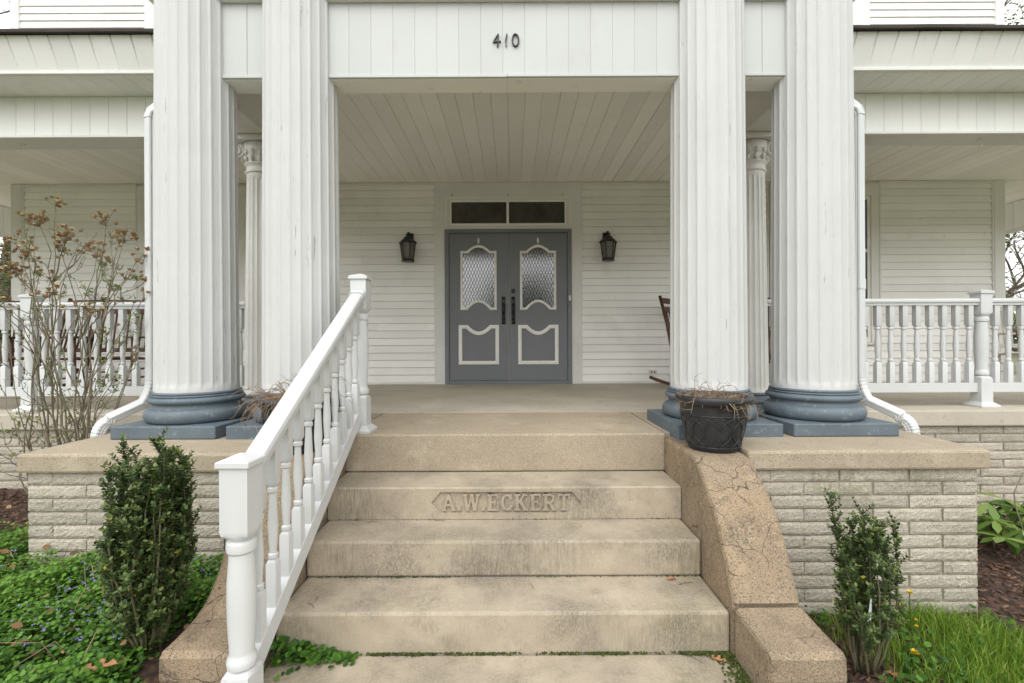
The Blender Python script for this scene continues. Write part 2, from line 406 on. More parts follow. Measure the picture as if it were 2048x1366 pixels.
def sstep(a, b, x):
    t = min(1, max(0, (x-a)/(b-a))); return t*t*(3-2*t)
def gh(x, y):
    "ground height"
    near = sstep(-1.5, .6, y)*(1-sstep(5, 9, abs(x)))
    left = .045+.11*sstep(1.3, 2.4, y); right = -.105
    s = sstep(-1.02, -1.3, x); q = sstep(1.02, 1.3, x)
    h = left*s+right*q+(-.09)*(1-s-q)
    return h*near+(-.06)*(1-near)+.012*mnoise.noise(Vector((x*2.1, y*2.1, 0)))*near

# ------------------------------------------------------------------ the setting
def axis_pts(lo, hi, fine, step):
    a = list(np.arange(fine[0], fine[1]+1e-6, step)); s = step*2; x = fine[1]
    while x < hi: x += s; s *= 1.5; a.append(min(x, hi))
    s = step*2; x = fine[0]
    while x > lo: x -= s; s *= 1.5; a.append(max(x, lo))
    return sorted(set(a))
xs = axis_pts(-600, 600, (-6, 6), .12); ys = axis_pts(-600, 600, (-1, 5), .12)
gv = [(x, y, gh(x, y)) for y in ys for x in xs]; nx = len(xs)
gf = [(j*nx+i, j*nx+i+1, (j+1)*nx+i+1, (j+1)*nx+i) for j in range(len(ys)-1) for i in range(nx-1)]
g = fast_mesh('ground', gv, gf, M['ground'], smooth=True); tag(g, kind='structure')
wk = MB()
for i in range(5): wk.box(-1.0, 1.0, 1.995-1.5*(i+1)+.006, 1.995-1.5*i, -.15, 0, .008)
tag(wk.build('walkway', M['stone']), kind='structure')

# ---------- house
house = thing('house', 'white clapboard house with a deep front porch and grey double doors', 'house', (0, WALL, 0))
HW = 6.82
MB().box(-HW, HW, WALL+.02, 15, -.1, 7.2).build('wall_core', M['siding'], house)
# porch floor: centre slab and wings
fl = MB(); fl.box(-1.02, 1.02, SLABY, WINGY+.03, Z1, FLOOR, .012)
fl.box(-1.295, -1.022, SLABY+.02, WINGY+.03, .45, FLOOR-.001); fl.box(1.022, 1.295, SLABY+.02, WINGY+.03, .45, FLOOR-.001)
fl.build('porch_landing', M['slab'], house)
MB().box(-8.45, 8.45, WINGY, WALL+.03, .656, FLOOR+.002, .012).box(-8.45, -HW-.002, WALL+.03, 14, .656, FLOOR).box(HW+.002, 8.45, WALL+.03, 14, .656, FLOOR).build('porch_floor', M['porchfloor'], house)

# clapboards
wall = MB().box(-HW+.01, HW-.01, WALL+.012, WALL+.018, FLOOR, 7).build('wall', M['siding'], house)
CB = .1018
def clap_mesh(L):
    m = MB(); t0, t1, h = .022, .005, CB-.0065
    m.prism([(0, 0), (0, h), (-t1, h), (-t0, .002), (-t0+.002, 0)], 'x', 0, L); return m.mesh('clapboard', M['siding'])
def clap_fill(x0, x1, z0, z1):
    me = clap_mesh(x1-x0); n = int(round((z1-z0)/CB))
    for i in range(n):
        zz = z0+i*CB+random.uniform(-.0007, .0007)
        if x1-x0 > 2 and i % 3 == 1:          # a butt joint in some courses
            j = round(random.uniform(.3, .7)*(x1-x0), 2)
            inst('clapboard', clap_mesh(j-.001), wall, (x0, WALL+.012, zz)); inst('clapboard', clap_mesh(x1-x0-j-.001), wall, (x0+j+.001, WALL+.0115, zz-.001))
        else: inst('clapboard', me, wall, (x0, WALL+.012, zz))
random.seed(3)
Wx0, Wx1 = 3.60, 5.10       # window casing outer
CASE = .995                 # door surround half width
Zw = FLOOR+.03
for s in (-1, 1):
    seg = lambda a, b: (a, b) if s > 0 else (-b, -a)
    clap_fill(*seg(CASE+.02, Wx0-.02), Zw, CEIL-.03)
    clap_fill(*seg(Wx1+.03, HW-.14), Zw, CEIL-.03)
    clap_fill(*seg(Wx0-.02, Wx1+.03), Zw, 1.33)
    clap_fill(*seg(5.0, HW-.10), 4.3, 6.8)
clap_fill(-4.58, 4.58, 3.78, 6.9)
tr = MB()
for s in (-1, 1):
    for a, b in ((CASE, CASE+.022), (Wx1+.012, Wx1+.034), (Wx0-.03, Wx0-.012), (HW-.15, HW-.128)):
        tr.box(*sorted((s*a, s*b)), WALL-.016, WALL+.011, FLOOR+.003, CEIL-.002)
    tr.box(*sorted((s*(CASE+.022), s*(Wx0-.03))), WALL-.014, WALL+.011, CEIL-.034, CEIL-.004)
    tr.box(*sorted((s*(Wx1+.034), s*(HW-.15))), WALL-.014, WALL+.011, CEIL-.034, CEIL-.004)
    tr.box(*sorted((s*(CASE+.022), s*(HW-.15))), WALL-.019, WALL+.011, FLOOR+.003, FLOOR+.034)
tr.build('siding_trim', M['trim'], house)
for s in (-1, 1):
    MB().box(*sorted((s*(HW-.128), s*(HW+.02))), WALL-.024, WALL+.3, FLOOR, CEIL-.003, .004).build('corner_board', M['trim'], house)
    MB().box(*sorted((s*(HW-.10), s*(HW+.02))), WALL-.024, WALL+.3, 4.2, 7.1, .004).build('corner_board', M['trim'], house)
    MB().box(*sorted((s*4.72, s*4.985)), WALL-.03, WALL+.05, 4.2, 7.1, .004).build('corner_board', M['trim'], house)
    MB().box(*sorted((s*4.60, s*4.72)), WALL-.01, WALL+.05, 4.2, 7.1, .004).build('corner_board', M['trim'], house)

# door surround with transom
F = .0069          # metres per photo pixel on the door wall
def wx(px): return CX+(px-1024)*F
def wz(py): return CZ-(py-683)*F
sd = MB(); FX = .873; FT = wz(459); TT, TB = wz(400), wz(451); TX = .80
sd.box(-CASE, -FX, WALL-.012, WALL+.02, FLOOR, CEIL-.003).box(FX, CASE, WALL-.012, WALL+.02, FLOOR, CEIL-.003)
sd.box(-FX, FX, WALL-.0115, WALL+.02, TT, CEIL-.003).box(-FX, FX, WALL-.0115, WALL+.02, FT, TB)
sd.box(-FX, -TX, WALL-.0115, WALL+.02, TB, TT).box(TX, FX, WALL-.0115, WALL+.02, TB, TT)
sd.build('door_surround', M['trim'], house)
tm = MB()
for a, b, c, d in ((-TX, TX, TT-.028, TT), (-TX, TX, TB, TB+.03), (-TX, -TX+.02, TB+.03, TT-.028), (TX-.02, TX, TB+.03, TT-.028), (-.022, .012, TB+.03, TT-.028)):
    tm.box(a, b, WALL-.004, WALL+.02, c, d)
for a, b, c, d in ((-TX-.06, TX+.06, TT+.025, TT+.04), (-TX-.06, -TX-.045, FT, TT+.025), (TX+.045, TX+.06, FT, TT+.025)):
    tm.box(a, b, WALL-.018, WALL-.011, c, d)
transom = tm.build('transom', M['cream'], house)
MB().box(-TX+.02, -.022, WALL+.003, WALL+.010, TB+.03, TT-.028).build('pane', M['glass_transom'], transom)
MB().box(.012, TX-.02, WALL+.003, WALL+.010, TB+.03, TT-.028).build('pane', M['glass_transom'], transom)
df = MB(); JW = .058
df.box(-FX, -FX+JW, WALL-.034, WALL+.02, FLOOR+.002, FT, .003).box(FX-JW, FX, WALL-.034, WALL+.02, FLOOR+.002, FT, .003)
df.box(-FX+JW, FX-JW, WALL-.033, WALL+.02, FT-.05, FT, .003).box(-FX+JW, FX-JW, WALL-.04, WALL+.02, FLOOR+.002, FLOOR+.05, .003)
df.build('door_frame', M['doorpaint'], house)
MB().box(-FX+JW, FX-JW, WALL+.013, WALL+.019, FLOOR+.05, FT-.05).build('door_gap', M['black'], house)
DZ0, DZ1 = FLOOR+.052, FT-.056
def arcpts(cx, cz, hw, sag, n=10):
    "points from (cx-hw) to (cx+hw), raised by sag in the middle"
    return [(cx+hw*math.cos(math.pi-math.pi*i/n)*1.0, cz+sag*math.sin(math.pi*i/n)) for i in range(n+1)]
def ring_mold(mb, outer, wd, y0, y1):
    "moulding: closed outline swept inward by wd"
    n = len(outer); P2 = [Vector(p) for p in outer]; inn = []
    area = sum(P2[i].x*P2[(i+1) % n].y-P2[(i+1) % n].x*P2[i].y for i in range(n)); sg = 1 if area > 0 else -1
    for i in range(n):
        a, b, c = P2[i-1], P2[i], P2[(i+1) % n]
        d1 = (b-a).normalized(); d2 = (c-b).normalized()
        n1 = Vector((-d1.y, d1.x))*sg; n2 = Vector((-d2.y, d2.x))*sg
        m = (n1+n2).normalized(); k = wd/max(.5, m.dot(n1)); inn.append(b+m*k)
    mid = [(p+q)*.5 for p, q in zip(P2, inn)]
    vs = [(p.x, y1, p.y) for p in P2]+[(p.x, y0+.006, p.y) for p in P2]+[(p.x, y0, p.y) for p in mid]+[(p.x, y0+.006, p.y) for p in inn]+[(p.x, y1, p.y) for p in inn]
    fs = []
    for L in range(4):
        for i in range(n):
            j = (i+1) % n; fs.append((L*n+i, L*n+j, (L+1)*n+j, (L+1)*n+i))
    mb.add(vs, fs); return inn
def inside(poly, x, z):
    c = False; n = len(poly)
    for i in range(n):
        a, b = poly[i], poly[(i+1) % n]
        if (a[1] > z) != (b[1] > z) and x < (b[0]-a[0])*(z-a[1])/(b[1]-a[1])+a[0]: c = not c
    return c
K = .001667
for s, lx0, lx1, fx, fy in ((-1, -FX+JW+.004, -.006, 315, 0), (1, .006, FX-JW-.004, 811, -5)):
    leaf = MB().box(lx0, lx1, WALL-.022, WALL+.012, DZ0, DZ1, .003).build('door', M['doorpaint'], house)
    leaf['label'] = 'grey door leaf on the %s with cream mouldings and arched glass' % ('left' if s < 0 else 'right')
    cx = (lx0+lx1)/2; zt = lambda y: DZ1-(y-75)*K
    hw = 149*K; sh = zt(222); bt = zt(708)
    outl = [(cx-hw, bt), (cx-hw, sh), (cx-hw+52*K, sh)]
    outl += [(cx+94*K*(i/6-1), sh+49*K*math.cos(math.pi/2*(i/6-1))**.85) for i in range(1, 12)]
    outl += [(cx+hw-52*K, sh), (cx+hw, sh), (cx+hw, bt), (cx+hw-54*K, bt)]
    outl += [(cx-92*K*(i/6-1), bt+63*K*math.cos(math.pi/2*(i/6-1))**.85) for i in range(1, 12)]
    outl += [(cx-hw+54*K, bt)]
    mo = MB(); inn = ring_mold(mo, outl, 19*K, WALL-.040, WALL-.018); mo.build('moulding', M['cream'], leaf)
    inn = [(p.x, p.y) for p in inn]
    pg = MB(); bm = bmesh.new(); bvs = [bm.verts.new((x, WALL-.0245, z)) for x, z in inn]
    es = [bm.edges.new((bvs[i], bvs[(i+1) % len(bvs)])) for i in range(len(bvs))]
    bmesh.ops.triangle_fill(bm, edges=es, use_beauty=True); bm.verts.index_update()
    pg.add([v.co.copy() for v in bm.verts], [[v.index for v in f.verts] for f in bm.faces]); bm.free()
    pg.build('pane', M['glass_door'], leaf)
    gr = MB(); dx, dz = 24.5*K, 56*K; zlo, zhi = bt, zt(170)
    for sg in (-1, 1):
        for k in range(-34, 36):
            pts = []
            for q in range(161):
                z = zlo+(zhi-zlo)*q/160; x = cx+k*dx+sg*(z-zlo)*dx/dz
                if inside(inn, x, z): pts.append((x, z))
                else:
                    if len(pts) > 3: gr.tube([(pts[0][0], WALL-.028, pts[0][1]), (pts[-1][0], WALL-.028, pts[-1][1])], .0034, 4)
                    pts = []
            if len(pts) > 3: gr.tube([(pts[0][0], WALL-.028, pts[0][1]), (pts[-1][0], WALL-.028, pts[-1][1])], .0034, 4)
    gr.build('grille', M['bronze'], leaf)
    hw2 = 166*K; pt, pb = zt(832), zt(1157)
    out2 = [(cx-hw2, pb), (cx-hw2, pt), (cx-hw2+76*K, pt)]
    out2 += [(cx+88*K*(i/6-1), pt-54*K*math.cos(math.pi/2*(i/6-1))**.85) for i in range(1, 12)]
    out2 += [(cx+hw2-76*K, pt), (cx+hw2, pt), (cx+hw2, pb)]
    mo = MB(); ring_mold(mo, out2, 29*K, WALL-.042, WALL-.018); mo.build('moulding', M['cream'], leaf)
    orn = MB(); orn.add([], []); oz = zt(135)
    orn.lathe([(.001, -.048), (.009, -.035), (.016, -.005), (.013, .02), (.006, .038), (.001, .046)], (cx, WALL-.022, oz), 10)
    orn.build('ornament', M['cream'], leaf)
    hx = -(558-520)*K-.004 if s < 0 else (607-570)*K+.006; hz = zt(712)
    hd = MB(); hd.box(hx-.026, hx+.026, WALL-.030, WALL-.021, hz-.19, hz+.19, .003)
    for zz in (-.17, -.115, -.02, .075, .17): hd.lathe([(.002, -.022), (.022, -.012), (.026, 0), (.022, .012), (.002, .022)], (hx, WALL-.034, hz+zz), 10)
    hd.build('handle_plate', M['bronze'], leaf)
    hg = MB(); hg.tube([(hx, WALL-.03, hz+.10), (hx, WALL-.075, hz+.085), (hx, WALL-.085, hz+.02), (hx, WALL-.075, hz-.06), (hx, WALL-.03, hz-.075)], [.008, .010, .014, .010, .008], 8)
    hg.build('handle', M['bronze'], leaf)
    if s > 0:
        db = MB().box(hx-.026, hx+.026, WALL-.031, WALL-.021, zt(552)-.03, zt(552)+.03, .004); db.box(hx-.012, hx+.012, WALL-.045, WALL-.031, zt(552)-.012, zt(552)+.012, .003); db.build('deadbolt', M['bronze'], leaf)
    for zz in (185, 655, 1150): MB().tube([(lx0-.006 if s < 0 else lx1+.006, WALL-.036, zt(zz)-.045), (lx0-.006 if s < 0 else lx1+.006, WALL-.036, zt(zz)+.045)], .008, 6).build('hinge', M['doorpaint'], leaf)

# windows (double hung, mostly behind the columns)
for s in (-1, 1):
    z0, z1 = 1.345, 3.36; a, b = sorted((s*Wx0, s*Wx1))
    wn = MB()
    wn.box(a, a+.11, WALL-.026, WALL+.011, z0, z1, .003).box(b-.11, b, WALL-.026, WALL+.011, z0, z1, .003)
    wn.box(a, b, WALL-.028, WALL+.011, z1, CEIL-.04, .003)
    wo_ = wn.build('window', M['trim'], house)
    MB().box(a-.02, b+.02, WALL-.06, WALL+.011, z0-.04, z0, .004).build('sill', M['trim'], wo_)
    mid = (a+b)/2
    for h0, h1 in ((a+.11, mid-.02), (mid+.02, b-.11)):
        fr = MB(); zm = (z0+z1)/2+.25
        fr.box(h0, h0+.04, WALL-.010, WALL+.011, z0, z1).box(h1-.04, h1, WALL-.010, WALL+.011, z0, z1)
        for q0, q1 in ((z0, z0+.06), (zm-.02, zm+.025), (z1-.05, z1)): fr.box(h0+.04, h1-.04, WALL-.0085, WALL+.011, q0, q1)
        fr.build('sash', M['cream'], wo_)
        MB().box(h0+.04, h1-.04, WALL+.003, WALL+.009, z0+.06, zm-.02).build('pane', M['glass_dark'], wo_)
        MB().box(h0+.04, h1-.04, WALL+.003, WALL+.009, zm+.025, z1-.05).build('pane', M['glass_dark'], wo_)
    MB().box(mid-.02, mid+.02, WALL-.022, WALL+.011, z0, z1).build('mullion', M['trim'], wo_)

# porch ceiling boards
deck = MB().box(-8.6, 8.6, 3.93, WALL+.02, CEIL+.022, CEIL+.05).box(-2.3, 2.3, 3.05, 3.928, CEIL+.022, CEIL+.05)
for s in (-1, 1): deck.box(*sorted((s*(HW+.03), s*8.6)), WALL+.021, 13.9, CEIL+.022, CEIL+.05)
ceil = deck.build('porch_ceiling', M['ceiling'], house)
BW = .1570
def board_mesh(L, wd=BW-.0022, th=.014):
    m = MB(); g = .004
    m.prism([(0, 0), (0, th), (wd, th), (wd, 0), (wd-g, -g), (g, -g)], 'y', 0, L); return m.mesh('ceiling_board', M['ceiling'])
random.seed(5)
me_c, me_w = board_mesh(WALL-.006-3.19), board_mesh(WALL-.006-4.10)
x = -8.3
while x < 8.15:
    cen = abs(x+BW/2) < 2.02
    inst('ceiling_board', me_c if cen else me_w, ceil, (x, 3.19 if cen else 4.10, CEIL+.006+random.uniform(-.0025, .001))); x += BW
for s in (-1, 1):    # side porches run back along the house
    me = board_mesh(7.5); x = HW+.035
    while x < 8.1:
        inst('ceiling_board', me, ceil, (x if s > 0 else -x-BW, WALL+.001, CEIL+.006)); x += BW
# portico entablature
ent = MB().box(-2.30, 2.30, 3.028, 3.188, BEAM+.003, 3.66).build('entablature', M['trim'], house)
EB = .1457
def ent_board(L): return MB().prism([(.0004, 0), (L-.0004, 0), (L-.0004, -.0105), (L-.005, -.012), (.005, -.012), (.0004, -.0105)], 'z', 0, 3.62-BEAM-.014).mesh('panel_board', M['dimpanel'])
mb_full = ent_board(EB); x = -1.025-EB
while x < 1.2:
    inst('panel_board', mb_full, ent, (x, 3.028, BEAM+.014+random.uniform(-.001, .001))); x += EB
for s in (-1, 1):
    for a in (-1.87, -1.70) if s < 0 else (1.545, 1.715): inst('panel_board', ent_board(.168), ent, (a, 3.028, BEAM+.014))
MB().box(-2.3, .02, 3.006, 3.0275, BEAM, BEAM+.022, .003).box(.024, 2.3, 3.006, 3.0275, BEAM+.002, BEAM+.024, .003).build('trim', M['dimpanel'], ent)
MB().box(-2.29, .02, 3.024, 3.19, BEAM-.004, BEAM+.003).box(.024, 2.29, 3.024, 3.19, BEAM-.002, BEAM+.003).build('soffit', M['ceiling'], ent)
MB().box(-2.2, 2.2, 2.97, 3.30, 3.622, 3.68, .006).build('cornice', M['trim'], ent)
# porch beams, eaves
for s in (-1, 1):
    side = 'right' if s > 0 else 'left'
    bm_ = MB().box(*sorted((s*2.262, s*8.3)), 3.872, 4.098, BEAM, CEIL).build('porch_beam', M['trim'], house)
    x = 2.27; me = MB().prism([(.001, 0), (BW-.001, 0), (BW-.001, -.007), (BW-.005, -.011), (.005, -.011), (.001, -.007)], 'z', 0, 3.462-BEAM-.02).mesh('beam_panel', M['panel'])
    while x < 8.2:
        inst('beam_panel', me, bm_, (x if s > 0 else -x-BW, 3.872, BEAM+.02)); x += BW
    MB().box(*sorted((s*2.262, s*8.3)), 3.852, 3.8715, BEAM-.003, BEAM+.019, .003).build('trim', M['trim'], bm_)
    MB().box(*sorted((s*2.0, s*2.26)), 3.19, 4.10, BEAM, CEIL, .003).build('porch_beam', M['trim'], house)
    rb = MB().box(*sorted((s*8.06, s*8.298)), 4.10, 13.5, BEAM, CEIL, .003).build('porch_beam', M['trim'], house)
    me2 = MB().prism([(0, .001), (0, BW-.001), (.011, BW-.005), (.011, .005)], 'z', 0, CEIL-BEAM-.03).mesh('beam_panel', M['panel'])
    y = 4.11
    while y < 13:
        o = inst('beam_panel', me2, rb, (s*8.06, y+(BW if s > 0 else 0), BEAM+.02), math.pi if s > 0 else 0); y += BW
    # eave soffit (boards run toward the wall) and outward-leaning fascia
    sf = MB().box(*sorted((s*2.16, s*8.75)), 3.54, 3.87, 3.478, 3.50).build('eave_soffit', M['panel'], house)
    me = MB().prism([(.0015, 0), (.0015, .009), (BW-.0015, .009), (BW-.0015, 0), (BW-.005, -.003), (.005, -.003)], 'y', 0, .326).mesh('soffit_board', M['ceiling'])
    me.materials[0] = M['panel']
    x = 2.2
    while x < 8.6:
        inst('soffit_board', me, sf, (x if s > 0 else -x-BW, 3.542, 3.468)); x += BW
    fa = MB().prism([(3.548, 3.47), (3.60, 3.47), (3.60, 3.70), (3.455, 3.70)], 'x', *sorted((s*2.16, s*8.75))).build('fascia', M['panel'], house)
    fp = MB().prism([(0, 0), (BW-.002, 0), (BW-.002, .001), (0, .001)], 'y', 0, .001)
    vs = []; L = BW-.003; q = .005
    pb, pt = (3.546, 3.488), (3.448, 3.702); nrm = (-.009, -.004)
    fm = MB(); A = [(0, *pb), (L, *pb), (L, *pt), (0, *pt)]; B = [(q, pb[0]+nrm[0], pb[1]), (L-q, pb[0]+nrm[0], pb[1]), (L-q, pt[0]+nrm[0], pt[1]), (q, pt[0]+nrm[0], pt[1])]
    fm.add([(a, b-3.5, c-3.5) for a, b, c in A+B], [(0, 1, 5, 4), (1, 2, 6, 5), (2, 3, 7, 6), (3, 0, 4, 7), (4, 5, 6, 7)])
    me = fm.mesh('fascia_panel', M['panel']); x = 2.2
    while x < 8.6:
        inst('fascia_panel', me, fa, (x if s > 0 else -x-BW, 3.5, 3.5)); x += BW
    MB().box(*sorted((s*2.16, s*8.75)), 3.526, 3.56, 3.462, 3.488, .003).build('trim', M['trim'], fa)
    rf = MB(); n = 60; top = []; 
    vs = []; fs = []
    for i in range(n+1):
        xx = s*(2.16+(8.8-2.16)*i/n); wv = .006*mnoise.noise(Vector((xx*1.7, 0, s)))
        vs += [(xx, 3.395, 3.700+wv), (xx, 3.395, 3.722+wv), (xx, WALL+.02, 4.55), (xx, WALL+.02, 4.40)]
    for i in range(n):
        for k in range(4): fs.append((i*4+k, i*4+(k+1) % 4, i*4+4+(k+1) % 4, i*4+4+k))
    fs += [(0, 1, 2, 3), tuple(n*4+k for k in (3, 2, 1, 0))]
    MB().add(vs, fs).build('porch_roof', M['roof'], house)
# unseen deck added to block light, and high portico roof above the frame
MB().box(-2.4, 2.4, 3.0, WALL, 3.69, 3.74).build('unseen_deck', M['trim'], house)
MB().box(-2.6, 2.6, 2.7, WALL, 6.92, 7.4, .02).build('portico_roof', M['trim'], house)
# porch base wall of split-face bricks
BH, BL = .0716, .374
def brick_mesh(L, seed):
    rnd = random.Random(seed); nx = max(3, int(L/.016)); nz = 5; H = BH-.009
    vs = []; fs = []
    for j in range(nz+1):
        for i in range(nx+1):
            edge = i in (0, nx) or j in (0, nz)
            y = -.005+rnd.uniform(-.002, .002) if edge else -.010+rnd.uniform(-.0017, .0017)
            vs.append((L*i/nx+(0 if not edge else rnd.uniform(-.0015, .0015)), y, H*j/nz+(0 if not edge else rnd.uniform(-.0015, .0015))))
    for j in range(nz):
        for i in range(nx):
            a = j*(nx+1)+i; fs.append((a, a+1, a+nx+2, a+nx+1))
    n = len(vs); vs += [(0, .05, 0), (L, .05, 0), (L, .05, H), (0, .05, H)]
    bot = list(range(nx+1)); topr = [nz*(nx+1)+i for i in range(nx+1)]; lf = [j*(nx+1) for j in range(nz+1)]; rt = [j*(nx+1)+nx for j in range(nz+1)]
    fs += [bot[::-1]+[n, n+1], topr+[n+2, n+3], lf+[n+3, n], rt[::-1]+[n+1, n+2]]
    return MB().add(vs, fs).mesh('brick', M['brick'])
BRICKS = {}
def brick(L, seed):
    k = (round(L, 2), seed % 9)
    if k not in BRICKS: BRICKS[k] = brick_mesh(k[0], hash(k) % 1000)
    return BRICKS[k]
def brick_run(parent, p0, direction, length, ztop, rows, rz, off0=0.0, mirror=False):
    "rows of bricks starting at p0 (x,y); direction unit vector; face to the left of rz rotation"
    rnd = random.Random(int(abs(p0[0]*100)+rows))
    for r in range(rows):
        z = ztop-(r+1)*BH+.0045; t = 0.0; first = BL*(.36 if r % 2 == 0 else .84)+off0
        while t < length-.02:
            L = first if t == 0 else BL
            L = min(L, length-t)
            if L > .03:
                me = brick(round(L-.009, 2), rnd.randrange(9))
                inst('brick', me, parent, (p0[0]+direction[0]*t, p0[1]+direction[1]*t, z), rz)
            t += L
for s in (-1, 1):
    base = MB().box(*sorted((s*(PXO-.06), s*8.3)), WINGY+.055, WINGY+.3, -.3, .655).build('porch_base', M['mortar'], house)
    x0 = PXO-.06 if s > 0 else -5.5
    brick_run(base, (x0, WINGY+.052), (1, 0), 2.95, .654, 12, 0)

# ---------- brick piers with cast caps
for s in (-1, 1):
    side = 'right' if s > 0 else 'left'
    pier = thing('brick_pier', 'low %s pier of split face bricks under the two %s columns' % ('pale grey' if s > 0 else 'mossy grey', 'right-hand' if s > 0 else 'left-hand'), 'pier', (s*1.94, PIERY+.5, 0), group='brick piers beside the steps')
    BI, BO, BY = 1.30, PXO-.03, PIERY+.032
    MB().box(*sorted((s*BI, s*(BO-.012))), BY+.012, WINGY+.05, -.3, .68).build('mortar_core', M['mortar'], pier)
    xa, xb = (BI, BO) if s > 0 else (-BO, -BI)
    brick_run(pier, (xa, BY+.008), (1, 0), xb-xa, .682, 12, 0)
    # outer flank
    if s > 0: brick_run(pier, (BO-.008, BY+.06), (0, 1), WINGY-BY-.06, .682, 12, math.pi/2)
    else: brick_run(pier, (-BO+.008, WINGY), (0, -1), WINGY-BY-.06, .682, 12, -math.pi/2)
    MB().box(*sorted((s*(PXI-.002), s*PXO)), PIERY, WINGY-.003, .682, FLOOR-.001, .014).build('cap', M['slab'], pier)

# ---------- steps
steps = thing('stone_steps', 'four worn limestone steps, one carved with a name', 'steps', (0, 2.3, 0))
MB().box(-1.0, 1.0, T3, SLABY, -.1, Z3, .012).build('step', M['stone'], steps)
MB().box(-1.0, 1.0, T2, SLABY, Z3+.003, Z2, .012).build('step', M['stone'], steps)
st = MB(); hx, hz0, hz1 = .01, .400, .520; zm = (hz0+hz1)/2; c = .008; RD = .018
A, B, C, D = (-1, T1, Z2+.003), (1, T1, Z2+.003), (1, T1, Z1-c), (-1, T1, Z1-c)
hexp = [(hx-.425, zm), (hx-.375, hz1), (hx+.375, hz1), (hx+.425, zm), (hx+.375, hz0), (hx-.375, hz0)]
vs = [A, B, C, D]+[(x, T1, z) for x, z in hexp]+[(hx+(x-hx)*.993, T1+RD, zm+(z-zm)*.96) for x, z in hexp]
vs += [(-1, T1+c, Z1), (1, T1+c, Z1), (1, SLABY, Z1), (-1, SLABY, Z1), (-1, SLABY, Z2+.003), (1, SLABY, Z2+.003)]
h = lambda k: 4+k
fs = [(3, 2, h(2), h(1)), (2, h(3), h(2)), (2, 1, h(3)), (1, h(4), h(3)), (0, h(5), h(4), 1), (0, h(0), h(5)), (0, 3, h(0)), (3, h(1), h(0))]
fs += [(4+i, 4+(i+1) % 6, 10+(i+1) % 6, 10+i) for i in range(6)]+[tuple(10+i for i in range(6))]
fs += [(3, 16, 17, 2), (16, 17, 18, 19), (19, 18, 21, 20), (0, 1, 21, 20), (0, 3, 16, 19, 20), (1, 2, 17, 18, 21)]
step1 = st.add(vs, fs).build('step', M['stone'], steps); step1['label'] = 'step with A.W.ECKERT carved in a long hexagon'
# raised lettering
def letter_strokes(ch):
    "thick slab-serif strokes in a cell of height 1: list of (polyline, width)"
    S, T = .19, .11
    if ch == 'A': return .86, [([(.10, .04), (.40, 1)], T+.02), ([(.38, 1), (.74, .04)], S), ([(.22, .34), (.62, .34)], T), ([(0, .05), (.24, .05)], T), ([(.58, .05), (.86, .05)], T)]
    if ch == '.': return .26, [([(.0, .11), (.23, .11)], .22)]
    if ch == 'W': return 1.10, [([(.12, .96), (.32, 0)], S), ([(.32, .0), (.55, .90)], T), ([(.55, .96), (.78, 0)], S), ([(.78, 0), (.98, .96)], T), ([(0, .95), (.28, .95)], T), ([(.44, .95), (.70, .95)], T), ([(.86, .95), (1.1, .95)], T)]
    if ch == 'E': return .74, [([(.2, 0), (.2, 1)], S), ([(.02, .05), (.72, .05)], T), ([(.02, .95), (.68, .95)], T), ([(.2, .5), (.52, .5)], T), ([(.50, .36), (.50, .64)], .09), ([(.66, .95), (.66, .72)], .09), ([(.70, .05), (.70, .30)], .09)]
    if ch == 'C': return .80, [([(.68, .72), (.62, .90), (.42, .96), (.22, .84), (.13, .5), (.22, .16), (.42, .04), (.62, .10), (.72, .28)], S-.03), ([(.71, .98), (.71, .68)], .08)]
    if ch == 'K': return .90, [([(.2, 0), (.2, 1)], S), ([(.24, .42), (.66, .96)], T), ([(.36, .60), (.74, .04)], S), ([(0, .05), (.40, .05)], T), ([(0, .95), (.40, .95)], T), ([(.52, .95), (.84, .95)], T), ([(.58, .05), (.90, .05)], T)]
    if ch == 'R': return .86, [([(.2, 0), (.2, 1)], S), ([(.2, .94), (.52, .94), (.67, .84), (.67, .62), (.52, .50), (.2, .50)], T+.02), ([(.44, .50), (.70, .04)], S), ([(0, .05), (.40, .05)], T), ([(0, .95), (.22, .95)], T), ([(.58, .05), (.86, .05)], T)]
    if ch == 'T': return .80, [([(.40, 0), (.40, 1)], S), ([(.02, .94), (.78, .94)], T+.02), ([(.06, .94), (.06, .70)], .09), ([(.74, .94), (.74, .70)], .09), ([(.20, .05), (.60, .05)], T)]
def strokes_mesh(mb, strokes, x0, z0, hgt, yb, yf):
    n = 0
    for pl, wd in strokes:
        for i in range(len(pl)-1):
            a, b = Vector(pl[i]), Vector(pl[i+1]); d = (b-a).normalized(); nn = Vector((-d.y, d.x))*wd/2; e = d*(wd*.3 if len(pl) > 2 else 0)
            q = [a-e-nn, b+e-nn, b+e+nn, a-e+nn]; n += 1; f = yf-n*.00025
            mb.prism([(x0+p.x*hgt, z0+min(1, max(0, p.y))*hgt) for p in q], 'y', yb, f)
txt = 'A.W.ECKERT'; LH = .094; gap = .10
tot = sum(letter_strokes(ch)[0]+gap for ch in txt)-gap; sx = .725/(tot*LH); x = hx-.725/2
for ch in txt:
    wd, stx = letter_strokes(ch); mb = MB()
    strokes_mesh(mb, [([(p[0]*sx, p[1]) for p in pl], w_) for pl, w_ in stx], x, hz0+.013, LH, T1+RD+.002, T1+.003)
    mb.build('letter' if ch != '.' else 'full_stop', M['stone'], step1); x += (wd+gap)*LH*sx

